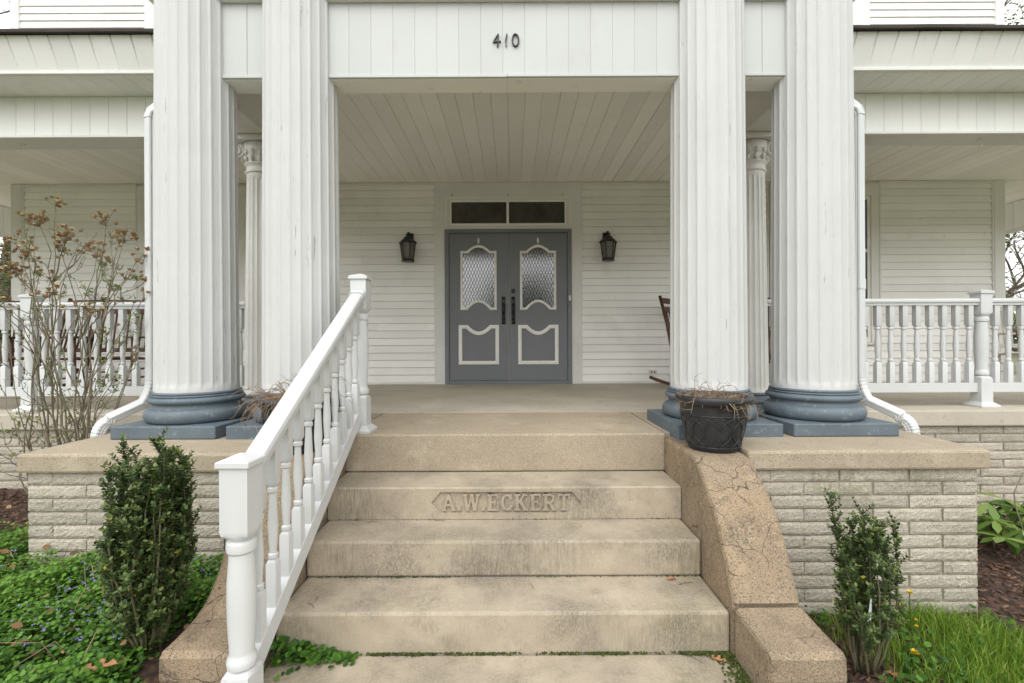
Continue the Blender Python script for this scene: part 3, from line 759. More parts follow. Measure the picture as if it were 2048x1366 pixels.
# ---------- scrolled cheek walls
def smooth_profile(pts, n=5):
    out = []
    for i in range(len(pts)-1):
        p0, p1, p2, p3 = (Vector(pts[max(0, min(len(pts)-1, i+k))]) for k in (-1, 0, 1, 2))
        for j in range(n):
            t = j/n; out.append(.5*((2*p1)+(p2-p0)*t+(2*p0-5*p1+4*p2-p3)*t*t+(3*p1-p0-3*p2+p3)*t**3))
    out.append(Vector(pts[-1])); return out
prR = smooth_profile([(2.45, .766), (2.40, .758), (2.34, .730), (2.27, .672), (2.17, .580), (2.075, .450), (2.02, .335), (1.972, .232)])
prL = smooth_profile([(2.45, .766), (2.40, .758), (2.34, .730), (2.27, .660), (2.19, .545), (2.12, .425), (2.06, .330), (1.99, .258), (1.92, .222), (1.86, .210)])
for s in (-1, 1):
    prof = prR if s > 0 else prL
    top = [(2.86, .768)]+[(p.x, p.y) for p in prof]
    low = [(1.955, .215), (1.70, .197)] if s > 0 else [(1.70, .200)]
    ch = thing('cheek_wall', 'cracked tan concrete scroll wall %s' % ('right of the steps, under the black pot' if s > 0 else 'left of the steps, behind the stair railing'), 'wall', (s*1.15, 2.2, 0), group='scroll walls beside the steps')
    xi, xo = 1.004, 1.297
    def cheek(name, profile, yend, zend):
        # rounded upper edges: three strips per profile point
        e = .02; vs = []; fs = []; n = len(profile)
        lat = [(xi, -.45), (xi, -e), (xi+e*.35, -e*.3), (xi+e, 0), ((xi+xo)/2, 0), (xo-e, 0), (xo-e*.35, -e*.3), (xo, -e), (xo, -.45)]
        for i, (y, z) in enumerate(profile):
            a = profile[max(0, i-1)]; b = profile[min(n-1, i+1)]; t = Vector((b[0]-a[0], b[1]-a[1])).normalized(); nm = Vector((t.y, -t.x))
            if nm.y < 0: nm = -nm
            for xx, dd in lat:
                jx = .003*mnoise.noise(Vector((xx*9, y*9, z*9)))
                if dd <= -.4: vs.append((s*xx, y, -.25))
                else: vs.append((s*(xx+jx), y+nm.x*dd*1.0, z+nm.y*dd+jx))
        m = len(lat)
        for i in range(n-1):
            for k in range(m-1): fs.append((i*m+k, i*m+k+1, (i+1)*m+k+1, (i+1)*m+k))
        fs += [tuple(range(m)), tuple((n-1)*m+k for k in range(m))[::-1]]
        return MB().add(vs, fs).build(name, M['cheek'], ch)
    cheek('scroll', top, 0, 0)
    if s > 0: cheek('end_block', [(1.958, .222), (1.83, .208), (1.715, .199), (1.694, .180), (1.690, .1)], 0, 0)
    else: cheek('end_block', [(1.857, .210), (1.80, .205), (1.735, .201), (1.714, .182), (1.710, .1)], 0, 0)

# ---------- big fluted columns
def fluted_shaft(mb, cx, cy, z0, z1, r0, r1, nfl, depth, zf0, zf1, per=10, rows=10):
    seg = nfl*per; zs = [z0, zf0-.028, zf0-.012, zf0, zf0+.012, zf0+.03]+[zf0+.03+(zf1-.06-zf0)*k/rows for k in range(1, rows+1)]+[zf1-.015, zf1, z1]
    fade = lambda z: sstep(zf0-.028, zf0+.012, z)*(1-sstep(zf1-.02, zf1, z))
    prof = []
    for k in range(per):
        u = k/per; prof.append(0.0 if u < .13 else math.sin(math.pi*(u-.13)/.87)**.42)
    vs = []; fs = []
    for z in zs:
        t = (z-z0)/(z1-z0); r = r0+(r1-r0)*t; fd = fade(z)*depth
        for i in range(seg):
            a = 2*math.pi*(i+.5*per-.35)/seg; rr = r-fd*prof[i % per]
            vs.append((cx+rr*math.cos(a), cy+rr*math.sin(a), z))
    for k in range(len(zs)-1):
        for i in range(seg):
            j = (i+1) % seg; fs.append((k*seg+i, k*seg+j, (k+1)*seg+j, (k+1)*seg+i))
    mb.sharp = True
    return mb.add(vs, fs, True)
def torus_prof(r, z0, z1, bulge, n=8):
    return [(r+bulge*math.sin(math.pi*i/n), z0+(z1-z0)*(1-math.cos(math.pi*i/n))/2) for i in range(n+1)]
cols = [(-2.076, 'outermost tall white fluted column on the left, over a blue plinth'), (-1.372, 'tall white fluted column behind the stair railing, left of the doors'),
        (1.372, 'tall white fluted column behind the black pot, right of the doors'), (2.076, 'outermost tall white fluted column on the right, over a blue plinth')]
for cx_, lab in cols:
    t = thing('fluted_column', lab, 'column', (cx_, COLY, FLOOR), group='tall portico columns')
    inner = abs(cx_) < 1.5
    MB().box(cx_-.32, cx_+.32, COLY-.32, COLY+.32, FLOOR-(.03 if inner else 0)+.001, FLOOR+.078, .005).build('plinth', M['bluepaint'], t)
    pr = [(.255, .076)]+torus_prof(.262, .078, .168, .034)+[(.258, .172), (.250, .184), (.252, .194)]+torus_prof(.252, .197, .240, .026)+[(.262, .243), (.262, .252)]+torus_prof(.247, .253, .272, .010)
    MB().lathe([(r, z) for r, z in pr], (cx_, COLY, FLOOR), 56).build('base', M['bluepaint'], t)
    fluted_shaft(MB(), cx_, COLY, FLOOR+.270, 6.9, .243, .213, 24, .0072, FLOOR+.318, 6.6).build('shaft', M['column'], t)

# ---------- small ionic porch columns
def small_column(cx, cy, lab):
    t = thing('porch_column', lab, 'column', (cx, cy, FLOOR), group='slender porch columns')
    MB().box(cx-.19, cx+.19, cy-.19, cy+.19, FLOOR+.003, FLOOR+.05, .004).build('plinth', M['bluepaint'], t)
    MB().lathe(torus_prof(.165, .05, .095, .022)+[(.155, .105), (.155, .115)]+torus_prof(.15, .118, .145, .014), (cx, cy, FLOOR), 32).build('base', M['bluepaint'], t)
    H = BEAM-FLOOR
    fluted_shaft(MB(), cx, cy, FLOOR+.145, FLOOR+H-.30, .145, .122, 20, .010, FLOOR+.18, FLOOR+H-.335, 7, 4).build('shaft', M['trim'], t)
    cp = MB().lathe([(.122, -.30), (.132, -.295), (.136, -.285), (.126, -.278), (.124, -.235), (.138, -.225), (.142, -.215), (.130, -.205), (.140, -.15), (.150, -.10), (.155, -.05)], (cx, cy, BEAM), 28)
    cp.box(cx-.185, cx+.185, cy-.185, cy+.185, BEAM-.045, BEAM-.002, .006)
    rnd = random.Random(4)
    for k in range(14):
        a = 2*math.pi*k/14
        for zz, rr in ((-.185, .018), (-.13, .022)):
            cp.lathe([(.003, -.028), (rr, -.008), (rr*.9, .012), (.004, .026)], (cx+.143*math.cos(a+zz*9), cy+.143*math.sin(a+zz*9), BEAM+zz), 6)
    cp.build('capital', M['trim'], t)
    for a in (45, 135, 225, 315):
        d = Vector((math.cos(R(a)), math.sin(R(a)), 0)); pts = []
        for k in range(34):
            th = k/33*4.4*math.pi; rr = .072*(1-k/33*.88)
            pts.append(Vector((cx, cy, BEAM-.125))+d*(.215+rr*math.cos(th+math.pi/2+.6))+Vector((0, 0, rr*math.sin(th+math.pi/2+.6))))
        MB().tube(pts, [.015*(1-.5*k/33) for k in range(34)], 6).build('volute', M['trim'], t)
small_column(-2.13, 3.985, 'slender white ionic column between the two tall left columns')
small_column(2.13, 3.985, 'slender white ionic column between the two tall right columns')

# ---------- vinyl rails
def baluster_mesh(H, a=.0215, shear=0.0):
    s0, s1 = H*.27, H*.73
    pr = [(0, a, 1), (s0-.012, a, 1), (s0, a*.82, .6), (s0+.004, a*.72, 0), (s0+.010, a*.98, 0), (s0+.024, a*.98, 0), (s0+.030, a*.70, 0),
          (s0+.045, a*.72, 0), (s0+(s1-s0)*.45, a*.98, 0), (s1-.045, a*.70, 0), (s1-.030, a*.68, 0), (s1-.024, a*.98, 0), (s1-.010, a*.98, 0), (s1-.004, a*.72, 0), (s1, a*.82, .6), (s1+.012, a, 1), (H, a, 1)]
    return MB().turned(pr, shear=shear).mesh('baluster', M['vinyl'])
def post_prof(H, a=.05, foot=True, low=None, high=None):
    z0 = .26 if low is None else low; z1 = H-.22 if high is None else high
    return [(0, a, 1), (z0-.03, a, 1), (z0-.012, a, .75), (z0, a*.9, .25), (z0+.006, a*.72, 0), (z0+.012, a*.98, 0), (z0+.026, a*1.02, 0), (z0+.04, a*.98, 0), (z0+.052, a*.84, 0), (z0+.065, a*.82, 0),
            (z0+(z1-z0)*.36, a*.95, 0), (z0+(z1-z0)*.52, a*.98, 0), (z0+(z1-z0)*.66, a*.97, 0), (z1-.085, a*.86, 0), (z1-.058, a*.84, 0), (z1-.05, a*.98, 0), (z1-.034, a*1.02, 0), (z1-.018, a*.98, 0), (z1-.010, a*.72, 0), (z1, a*.9, .25), (z1+.014, a, .8), (z1+.03, a, 1), (H-.03, a, 1)]
def cap_mb(mb, cx, cy, z, a=.05):
    e = a+.010
    vs = [(cx-e, cy-e, z), (cx+e, cy-e, z), (cx+e, cy+e, z), (cx-e, cy+e, z), (cx-e, cy-e, z+.018), (cx+e, cy-e, z+.018), (cx+e, cy+e, z+.018), (cx-e, cy+e, z+.018), (cx-e+.006, cy-e+.006, z+.022), (cx+e-.006, cy-e+.006, z+.022), (cx+e-.006, cy+e-.006, z+.022), (cx-e+.006, cy+e-.006, z+.022), (cx, cy, z+.042)]
    fs = [(0, 3, 2, 1)]+[(i, (i+1) % 4, 4+(i+1) % 4, 4+i) for i in range(4)]+[(4+i, 4+(i+1) % 4, 8+(i+1) % 4, 8+i) for i in range(4)]+[(8+i, 8+(i+1) % 4, 12) for i in range(4)]
    return mb.add(vs, fs)
RAILSECT = [(-.028, -.03), (.028, -.03), (.030, -.012), (.040, -.004), (.042, .010), (.038, .022), (.024, .030), (-.024, .030), (-.038, .022), (-.042, .010), (-.040, -.004), (-.030, -.012)]
RY = 3.985
for s in (-1, 1):
    side = 'right' if s > 0 else 'left'
    t = thing('porch_railing', 'white turned-baluster porch railing %s' % ('on the right, in front of grey siding' if s > 0 else 'on the left, behind the leafless shrub'), 'railing', (s*4.15, RY, FLOOR), group='porch railings')
    xp = s*4.155
    x0, x1 = 2.27, 8.05
    for a, b in ((x0, 4.105), (4.205, x1)):
        MB().sweep([(s*a, RY, FLOOR+.915), (s*b, RY, FLOOR+.915)], RAILSECT).build('top_rail', M['vinyl'], t)
        MB().box(*sorted((s*a, s*b)), RY-.022, RY+.022, FLOOR+.125, FLOOR+.208, .004).build('bottom_rail', M['vinyl'], t)
    me = baluster_mesh(.885-.208)
    x = x0+.06
    while x < x1-.05:
        if abs(x-4.155) > .075: inst('baluster', me, t, (s*x, RY, FLOOR+.208))
        x += .1145
    pm = MB().turned(post_prof(1.01), (xp, RY, FLOOR+.006)); p_ = pm.build('post', M['vinyl'], t)
    cap_mb(MB(), xp, RY, FLOOR+.986).build('post_cap', M['vinyl'], p_)
    fm = MB(); e = .085
    fm.add([(xp-e, RY-e, FLOOR+.003), (xp+e, RY-e, FLOOR+.003), (xp+e, RY+e, FLOOR+.003), (xp-e, RY+e, FLOOR+.003), (xp-e, RY-e, FLOOR+.016), (xp+e, RY-e, FLOOR+.016), (xp+e, RY+e, FLOOR+.016), (xp-e, RY+e, FLOOR+.016), (xp-.052, RY-.052, FLOOR+.045), (xp+.052, RY-.052, FLOOR+.045), (xp+.052, RY+.052, FLOOR+.045), (xp-.052, RY+.052, FLOOR+.045)],
           [(0, 3, 2, 1)]+[(i, (i+1) % 4, 4+(i+1) % 4, 4+i) for i in range(4)]+[(4+i, 4+(i+1) % 4, 8+(i+1) % 4, 8+i) for i in range(4)]+[(8, 9, 10, 11)]).build('post_skirt', M['vinyl'], p_)

# stair railing
SX = -.945; NY, UY = 1.665, 2.985
t = thing('stair_railing', 'white stair railing with turned newel climbing the left side of the steps', 'railing', (SX, 2.3, 0))
nw = MB().turned(post_prof(.955, low=.185, high=.665), (SX, NY, .002)).build('newel_post', M['vinyl'], t)
cap_mb(MB(), SX, NY, .928).build('post_cap', M['vinyl'], nw)
up = MB().turned(post_prof(1.02, low=.235, high=.78), (SX, UY, FLOOR+.004)).build('upper_post', M['vinyl'], t)
cap_mb(MB(), SX, UY, FLOOR+.995).build('post_cap', M['vinyl'], up)
e = .082; zf = FLOOR+.001
MB().add([(SX-e, UY-e, zf), (SX+e, UY-e, zf), (SX+e, UY+e, zf), (SX-e, UY+e, zf), (SX-e, UY-e, zf+.015), (SX+e, UY-e, zf+.015), (SX+e, UY+e, zf+.015), (SX-e, UY+e, zf+.015), (SX-.052, UY-.052, zf+.045), (SX+.052, UY-.052, zf+.045), (SX+.052, UY+.052, zf+.045), (SX-.052, UY+.052, zf+.045)],
   [(0, 3, 2, 1)]+[(i, (i+1) % 4, 4+(i+1) % 4, 4+i) for i in range(4)]+[(4+i, 4+(i+1) % 4, 8+(i+1) % 4, 8+i) for i in range(4)]+[(8, 9, 10, 11)]).build('post_skirt', M['vinyl'], up)
SL = .635; ya, yb = NY+.05, UY-.05
zr = lambda y: .893+(y-ya)*SL
MB().sweep([(SX, ya, zr(ya)), (SX, yb, zr(yb))], [(a, b*1.15) for a, b in RAILSECT]).build('handrail', M['vinyl'], t)
MB().sweep([(SX, yb-.03, zr(yb)-.014), (SX, yb+.004, zr(yb)+.004)], [(a*1.18, b*1.35) for a, b in RAILSECT]).build('rail_bracket', M['vinyl'], t)
MB().sweep([(SX, ya-.004, zr(ya)-.006), (SX, ya+.03, zr(ya)+.014)], [(a*1.12, b*1.25) for a, b in RAILSECT]).build('rail_bracket', M['vinyl'], t)
zb = lambda y: .185+(y-ya)*SL
MB().sweep([(SX, ya, zb(ya)-.04), (SX, yb, zb(yb)-.04)], [(-.024, -.04), (.024, -.04), (.024, .04), (-.024, .04)]).build('bottom_rail', M['vinyl'], t)
Hb = (zr(2)-.037)-(zb(2)+.006); me = baluster_mesh(Hb, .0205, SL); nb = 11
for i in range(nb):
    y = ya+.058+(yb-ya-.116)*i/(nb-1); inst('baluster', me, t, (SX, y, zb(y)+.004))

# ---------- downspouts
for s in (-1, 1):
    t = thing('downspout', 'white ribbed downspout %s' % ('beside the rightmost tall column' if s > 0 else 'beside the leftmost tall column'), 'downspout', (s*2.49, 3.2, FLOOR), group='downspouts')
    a, b = .026, .036; sect = []
    for k in range(24):
        th = 2*math.pi*k/24; c_, s_ = math.cos(th), math.sin(th); m_ = max(abs(c_), abs(s_)); rr = 1-(.09 if k % 2 else 0)
        sect.append((a*c_/m_*rr, b*s_/m_*rr))
    def pipe(pts, sc=1.0):
        pts = [Vector(p) for p in pts]; vs = []; fs = []; n = len(sect)
        for i, p in enumerate(pts):
            tt = (pts[min(i+1, len(pts)-1)]-pts[max(i-1, 0)]).normalized()
            sd = Vector((s*.45, -.9, 0)); sd = (sd-tt*sd.dot(tt)).normalized(); u = tt.cross(sd)
            k = sc*(1.07 if (i % 2 == 0 and len(pts) > 6) else 1.0)
            for q0, q1 in sect: vs.append(p+u*q1*k+sd*q0*k)
        for i in range(len(pts)-1):
            for k in range(n): fs.append((i*n+k, i*n+(k+1) % n, (i+1)*n+(k+1) % n, (i+1)*n+k))
        return vs, fs+[tuple(range(n)), tuple((len(pts)-1)*n+k for k in range(n))]
    X0, Y0 = s*2.488, 3.20
    MB().add(*pipe([(X0, Y0, 2.95), (X0, Y0, FLOOR+.33)])).build('pipe', M['vinyl'], t)
    MB().add(*pipe([(X0, Y0, 1.73), (X0, Y0, 1.80)], 1.12)).build('collar', M['vinyl'], t)
    arc = [(X0-s*(.09*(1-math.cos(R(k)))), Y0+.03*(1-math.cos(R(k))), 2.95+.09*math.sin(R(k))) for k in range(0, 91, 15)]
    MB().add(*pipe(arc+[(X0-s*.16, Y0+.06, 3.045)], 1.05)).build('top_elbow', M['vinyl'], t)
    X1, Y1 = s*2.655, 2.965
    dirv = Vector((X1-X0, Y1-Y0, 0)); 
    e1 = [Vector((X0, Y0, FLOOR+.33))+dirv*(.16*(k/6)**2)+Vector((0, 0, -.16*k/6)) for k in range(7)]
    e1 = [e1[k//2] if k % 2 == 0 else (e1[k//2]+e1[k//2+1])/2 for k in range(13)]
    MB().add(*pipe(e1, 1.02)).build('elbow', M['vinyl'], t)
    p0 = e1[-1]; p1 = Vector((X0, Y0, FLOOR+.085))+dirv*.80
    MB().add(*pipe([p0+(p0-p1)*.02, p1+(p1-p0)*.02])).build('slant_pipe', M['vinyl'], t)
    e2 = [p1+dirv*.20*math.sin(R(k))+Vector((0, 0, -.02-.10*(1-math.cos(R(k))))) for k in range(0, 91, 6)]
    MB().add(*pipe([p1]+e2+[e2[-1]+Vector((0, 0, -.12))], 1.06)).build('outlet_elbow', M['vinyl'], t)

# ---------- lanterns
for s in (-1, 1):
    lx, ly, lz = s*1.352, WALL-.015, 2.63
    t = thing('wall_lantern', 'black wall lantern %s of the double doors' % ('right' if s > 0 else 'left'), 'lantern', (lx, ly, lz), group='porch lanterns')
    MB().box(lx-.052, lx+.052, ly-.018, ly+.008, lz+.06, lz+.235, .008).build('back_plate', M['black'], t)
    cy = ly-.125
    MB().tube([(lx, ly-.01, lz+.19), (lx, ly-.05, lz+.235), (lx, cy+.02, lz+.225), (lx, cy, lz+.17)], .011, 8).build('arm', M['black'], t)
    MB().lathe([(.125, .070), (.118, .086), (.085, .118), (.060, .130), (.055, .150), (.035, .162), (.012, .172), (.012, .20), (.002, .215)], (lx, cy, lz), 6, smooth=False).build('roof', M['black'], t)
    MB().lathe([(.088, -.175), (.088, -.160), (.076, -.150), (.072, -.140)], (lx, cy, lz), 6, smooth=False).build('bottom_ring', M['black'], t)
    for k in range(6):
        a = 2*math.pi*k/6; c_, s_ = math.cos(a), math.sin(a)
        MB().tube([(lx+.074*c_, cy+.074*s_, lz-.15), (lx+.104*c_, cy+.104*s_, lz+.075)], .0065, 5).build('bar', M['black'], t)
    MB().lathe([(.068, -.142), (.098, .072)], (lx, cy, lz), 6, smooth=False).build('glass', M['lampglass'], t)

# ---------- small fittings
o = MB().box(wx(1297), wx(1313), WALL-.018, WALL+.0, wz(751), wz(740), .003).build('electrical_outlet', M['trim'])
tag(o, 'small white electrical outlet low on the siding right of the doors', 'outlet')
for a in (1302, 1308): MB().box(wx(a)-.010, wx(a)+.010, WALL-.0205, WALL-.018, wz(747.5), wz(743.5), .001).build('socket', M['metal'], o)
tag(MB().box(wx(1137.5), wx(1141.5), WALL-.046, WALL-.030, wz(602), wz(592), .002).build('doorbell_button', M['plastic']), 'tiny ivory doorbell button on the right door jamb', 'doorbell')
for i, (a, b) in enumerate(((906, 'left end'), (1017, 'middle'), (1126, 'right end'))):
    x, z = wx(a), wz(390)
    o = MB().tube([(x, WALL-.01, z+.012), (x, WALL-.03, z+.008), (x, WALL-.034, z-.012), (x, WALL-.024, z-.02)], .004, 5).build('screw_hook', M['metal'])
    tag(o, 'tiny screw hook above the %s of the transom window' % b, 'hook', 'hooks above the transom')
for s, px, py in ((-1, 46, 292), (1, 1957, 284)):
    x = P(px, py, 3.99).x; z = BEAM
    o = MB().lathe([(.022, -.006), (.022, .0005)], (x, 3.985, z), 10).tube([(x, 3.985, z-.004), (x, 3.985, z-.045), (x+.018, 3.985, z-.062), (x+.030, 3.985, z-.045)], .0035, 5).build('plant_hook', M['trim'])
    tag(o, 'small plant hook under the porch beam on the %s' % ('right' if s > 0 else 'left'), 'hook', 'plant hooks')
# house number
t = thing('house_number', 'black metal house number 410 on the white entablature', 'house number', P(1012, 80, 3.0))
digits = {'4': [([(.62, 1.0), (.05, .36), (.95, .40)], [.05, .10, .06]), ([(.66, .95), (.58, .0)], [.10, .13])],
          '1': [([(.55, 1.0), (.42, .5), (.45, 0)], [.10, .12, .07])],
          '0': [([(.5+.38*math.sin(k/16*2*math.pi), .5+.5*math.cos(k/16*2*math.pi)) for k in range(17)], [.055+.075*abs(math.sin(k/16*2*math.pi)) for k in range(17)])]}
for chd, pxc in (('4', 994), ('1', 1013), ('0', 1031)):
    c0 = P(pxc, 80, 3.005); mb = MB(); Hn, Wn = .080, .054; n = 0
    for pl, ws in digits[chd]:
        for i in range(len(pl)-1):
            a, b = Vector(pl[i]), Vector(pl[i+1]); d = Vector(((b.x-a.x)*Wn, (b.y-a.y)*Hn)); d.normalize(); nn = Vector((-d.y, d.x))*.68; n += 1
            A_ = Vector((c0.x+(a.x-.5)*Wn, c0.z+(a.y-.5)*Hn)); B_ = Vector((c0.x+(b.x-.5)*Wn, c0.z+(b.y-.5)*Hn)); A_ -= d*.002; B_ += d*.002
            mb.prism([tuple(A_-nn*ws[i]*Wn), tuple(B_-nn*ws[i+1]*Wn), tuple(B_+nn*ws[i+1]*Wn), tuple(A_+nn*ws[i]*Wn)], 'y', 3.0155, 3.003-n*.0002)
    mb.build('digit', M['numerals'], t)

# ---------- rocking chairs
def rocker(wood):
    t = thing('rocking_chair', '', 'rocking chair')
    W2, D2 = .27, .23
    for s in (-1, 1):
        pts = [(s*W2, -.50+1.05*k/12, .018+.30*((k/12-.42)**2)) for k in range(13)]
        MB().sweep(pts, [(-.016, -.018), (.016, -.018), (.016, .018), (-.016, .018)]).build('runner', wood, t)
        MB().tube([(s*W2, -.24, .05), (s*W2, -.245, .40), (s*W2, -.24, .64)], [.020, .022, .019], 8).build('leg', wood, t)
        MB().tube([(s*W2*.97, .20, .05), (s*W2*.97, .23, .42), (s*W2*.97, .31, .80), (s*W2*.97, .41, 1.15)], [.020, .024, .022, .020], 8).build('back_post', wood, t)
        MB().box(s*W2-.04, s*W2+.04, -.32, .27, .64, .662, .006).build('arm', wood, t)
        for zz in (.18, .28): MB().tube([(s*W2, -.24, zz), (s*W2*.97, .21, zz)], .011, 6).build('stretcher', wood, t)
    for zz in (.16, .26): MB().tube([(-W2, -.243, zz), (W2, -.243, zz)], .011, 6).build('stretcher', wood, t)
    for k in range(7):
        y = -.26+.076*k; MB().box(-W2, W2, y, y+.062, .415-.012*k*.5, .433-.012*k*.5, .004).build('seat_slat', wood, t)
    for zz, hh in ((.50, .05), (.98, .07), (1.09, .07)):
        y = .23+(zz-.42)*.245
        MB().box(-W2*.97, W2*.97, y-.012, y+.012, zz-hh/2, zz+hh/2, .005).build('back_rail', wood, t)
    for k in range(7):
        x = -W2*.97+2*W2*.97*(k+1)/8; MB().tube([(x, .245, .50), (x, .30, .72), (x, .37, .98)], .011, 6).build('spindle', wood, t)
    return t
proto = rocker(M['wood']); first = True
spots = [((-4.62, 5.35), 18, 'brown rocking chair behind the left railing, nearest the tall column'), ((-5.36, 5.30), -12, 'brown rocking chair behind the left railing, middle of three'),
         ((-6.12, 5.40), 25, 'brown rocking chair behind the left railing, farthest left of three'), ((2.38, 5.60), 40, 'brown rocking chair half hidden behind the tall column right of the doors'), ((3.52, 5.62), -30, 'brown rocking chair hidden behind the outermost right column, only a sliver showing')]
for (x, y), a, lab in spots:
    o = proto if first else copy_tree(proto); first = False
    o.location = (x, y, FLOOR+.003); o.rotation_euler = (0, 0, R(a)); o['label'] = lab; o['group'] = 'brown rocking chairs on the porch'
wr = rocker(M['whitewood']); wr.location = (6.42, 5.55, FLOOR+.003); wr.rotation_euler = (0, 0, R(-35)); wr['label'] = 'weathered white rocking chair at the right end of the porch'

# ---------- planters
def planter(cx, cy, z, lab):
    t = thing('planter', lab, 'planter', (cx, cy, z), group='black planters on the scroll walls')
    pr = [(.002, 0), (.128, 0), (.134, .006), (.137, .02), (.176, .205), (.176, .245), (.181, .25), (.196, .258), (.203, .268), (.203, .292), (.197, .300), (.186, .298), (.178, .285), (.172, .25)]
    MB().lathe(pr, (cx, cy, z), 40, cap=False).build('body', M['pot'], t)
    MB().lathe([(.002, .0), (.1725, .0)], (cx, cy, z+.255), 24, cap=False).build('soil', M['soil'], t)
    rl = MB(); rr = lambda zz: .137+(zz-.02)/.185*.039+.0015
    n = 14
    for k in range(n):
        for sg in (-1, 1):
            pts = []
            for i in range(13):
                u = i/12; ang = 2*math.pi*(k/n)+sg*(2*math.pi/n)*1.0*math.sin(u*math.pi*.5); zz = .028+.165*math.sin(u*math.pi/2) if False else .028+.165*u
                ang = 2*math.pi*(k/n)+sg*(2*math.pi/n)*(1-(2*u-1)**2 if u < .5 else 1-(2*u-1)**2)
                r_ = rr(zz); pts.append((cx+r_*math.cos(ang), cy+r_*math.sin(ang), z+zz))
            rl.tube(pts, .0028, 5)
    for zz in (.024, .196): rl.tube([(cx+rr(zz)*math.cos(2*math.pi*k/40), cy+rr(zz)*math.sin(2*math.pi*k/40), z+zz) for k in range(41)], .0035, 5)
    rl.build('relief', M['pot'], t); return t
planter(1.178, 2.562, .770, 'black embossed planter on the scroll wall right of the steps')
planter(-1.165, 2.562, .770, 'black embossed planter on the scroll wall behind the stair railing')
def dry_stems(name, lab, cx, cy, z, n, seed, length, droop, lean=(0, 0)):
    rnd = random.Random(seed); mb = MB()
    for i in range(n):
        a = rnd.uniform(0, 2*math.pi); r0 = rnd.uniform(0, .13); p = Vector((cx+r0*math.cos(a), cy+r0*math.sin(a), z))
        b = a+rnd.uniform(-1.4, 1.4); d = Vector((math.cos(b)+lean[0], math.sin(b)+lean[1], rnd.uniform(.3, 1.5))).normalized()
        L = length*rnd.uniform(.4, 1.15); pts = [p.copy()]; seg = 9
        for k in range(seg):
            d = (d+Vector((rnd.uniform(-.35, .35), rnd.uniform(-.35, .35), -droop*(k+1)/seg*rnd.uniform(.5, 1.5)))).normalized(); p = p+d*L/seg
            if (Vector((p.x-cx, p.y-cy)).length < .2 and p.z < z+.01): p.z = z+.012
            pts.append(p.copy())
        mb.tube(pts, [.0024*(1-.6*k/seg) for k in range(seg+1)], 4)
        for k in range(2, seg, 2):
            e_ = Vector((rnd.uniform(-1, 1), rnd.uniform(-1, 1), rnd.uniform(-.6, .8))).normalized()*rnd.uniform(.02, .06)
            mb.tube([pts[k], pts[k]+e_*.6+Vector((0, 0, -.004)), pts[k]+e_], [.0014, .0011, .0007], 3)
    t = thing(name, lab, 'dead plant', (cx, cy, z)); o = mb.build('stems', M['straw'], t); o['kind'] = 'stuff'
dry_stems('dead_plant', 'sparse dry twigs hanging over the rim of the right-hand black planter', 1.178, 2.562, 1.025, 85, 2, .21, .55, (.1, -.35))
dry_stems('dead_plant', 'dense brown dead stems spilling from the planter behind the stair railing', -1.165, 2.562, 1.03, 190, 7, .27, .5, (-.55, -.1))

# ------------------------------------------------------------------ vegetation helpers
class Leaves:
    "flat leaf polygons collected with numpy"
    def __init__(s, shape): s.shape = np.array(shape, dtype=float); s.V = []; s.R = []
    def add(s, p, d, n, size, rnd):
        d = Vector(d).normalized(); n = Vector(n); n = n-d*n.dot(d); n = n.normalized() if n.length > 1e-5 else d.orthogonal().normalized(); b = n.cross(d)
        B = np.array([d, b, n]); s.V.append(s.shape*size@B+np.array(p)); s.R.append(rnd)
    def build(s, name, m, parent=None, smooth=False):
        k = len(s.shape); V = np.concatenate(s.V); n = len(s.V); F = np.arange(n*k).reshape(n, k)
        return fast_mesh(name, V, F, m, parent, s.R, smooth)
LEAF6 = [(0, 0, 0), (.35, .28, .06), (.75, .24, .05), (1, 0, -.02), (.75, -.24, .05), (.35, -.28, .06)]
LEAF4 = [(0, 0, 0), (.5, .30, .05), (1, 0, 0), (.5, -.30, .05)]
LONG6 = [(0, 0, 0), (.3, .15, .03), (.7, .17, .01), (1, 0, -.10), (.7, -.17, .01), (.3, -.15, .03)]
ROUND8 = [(0, 0, 0), (.12, .42, .08), (.5, .55, .10), (.85, .36, .04), (1.0, 0, -.02), (.85, -.36, .04), (.5, -.55, .10), (.12, -.42, .08)]

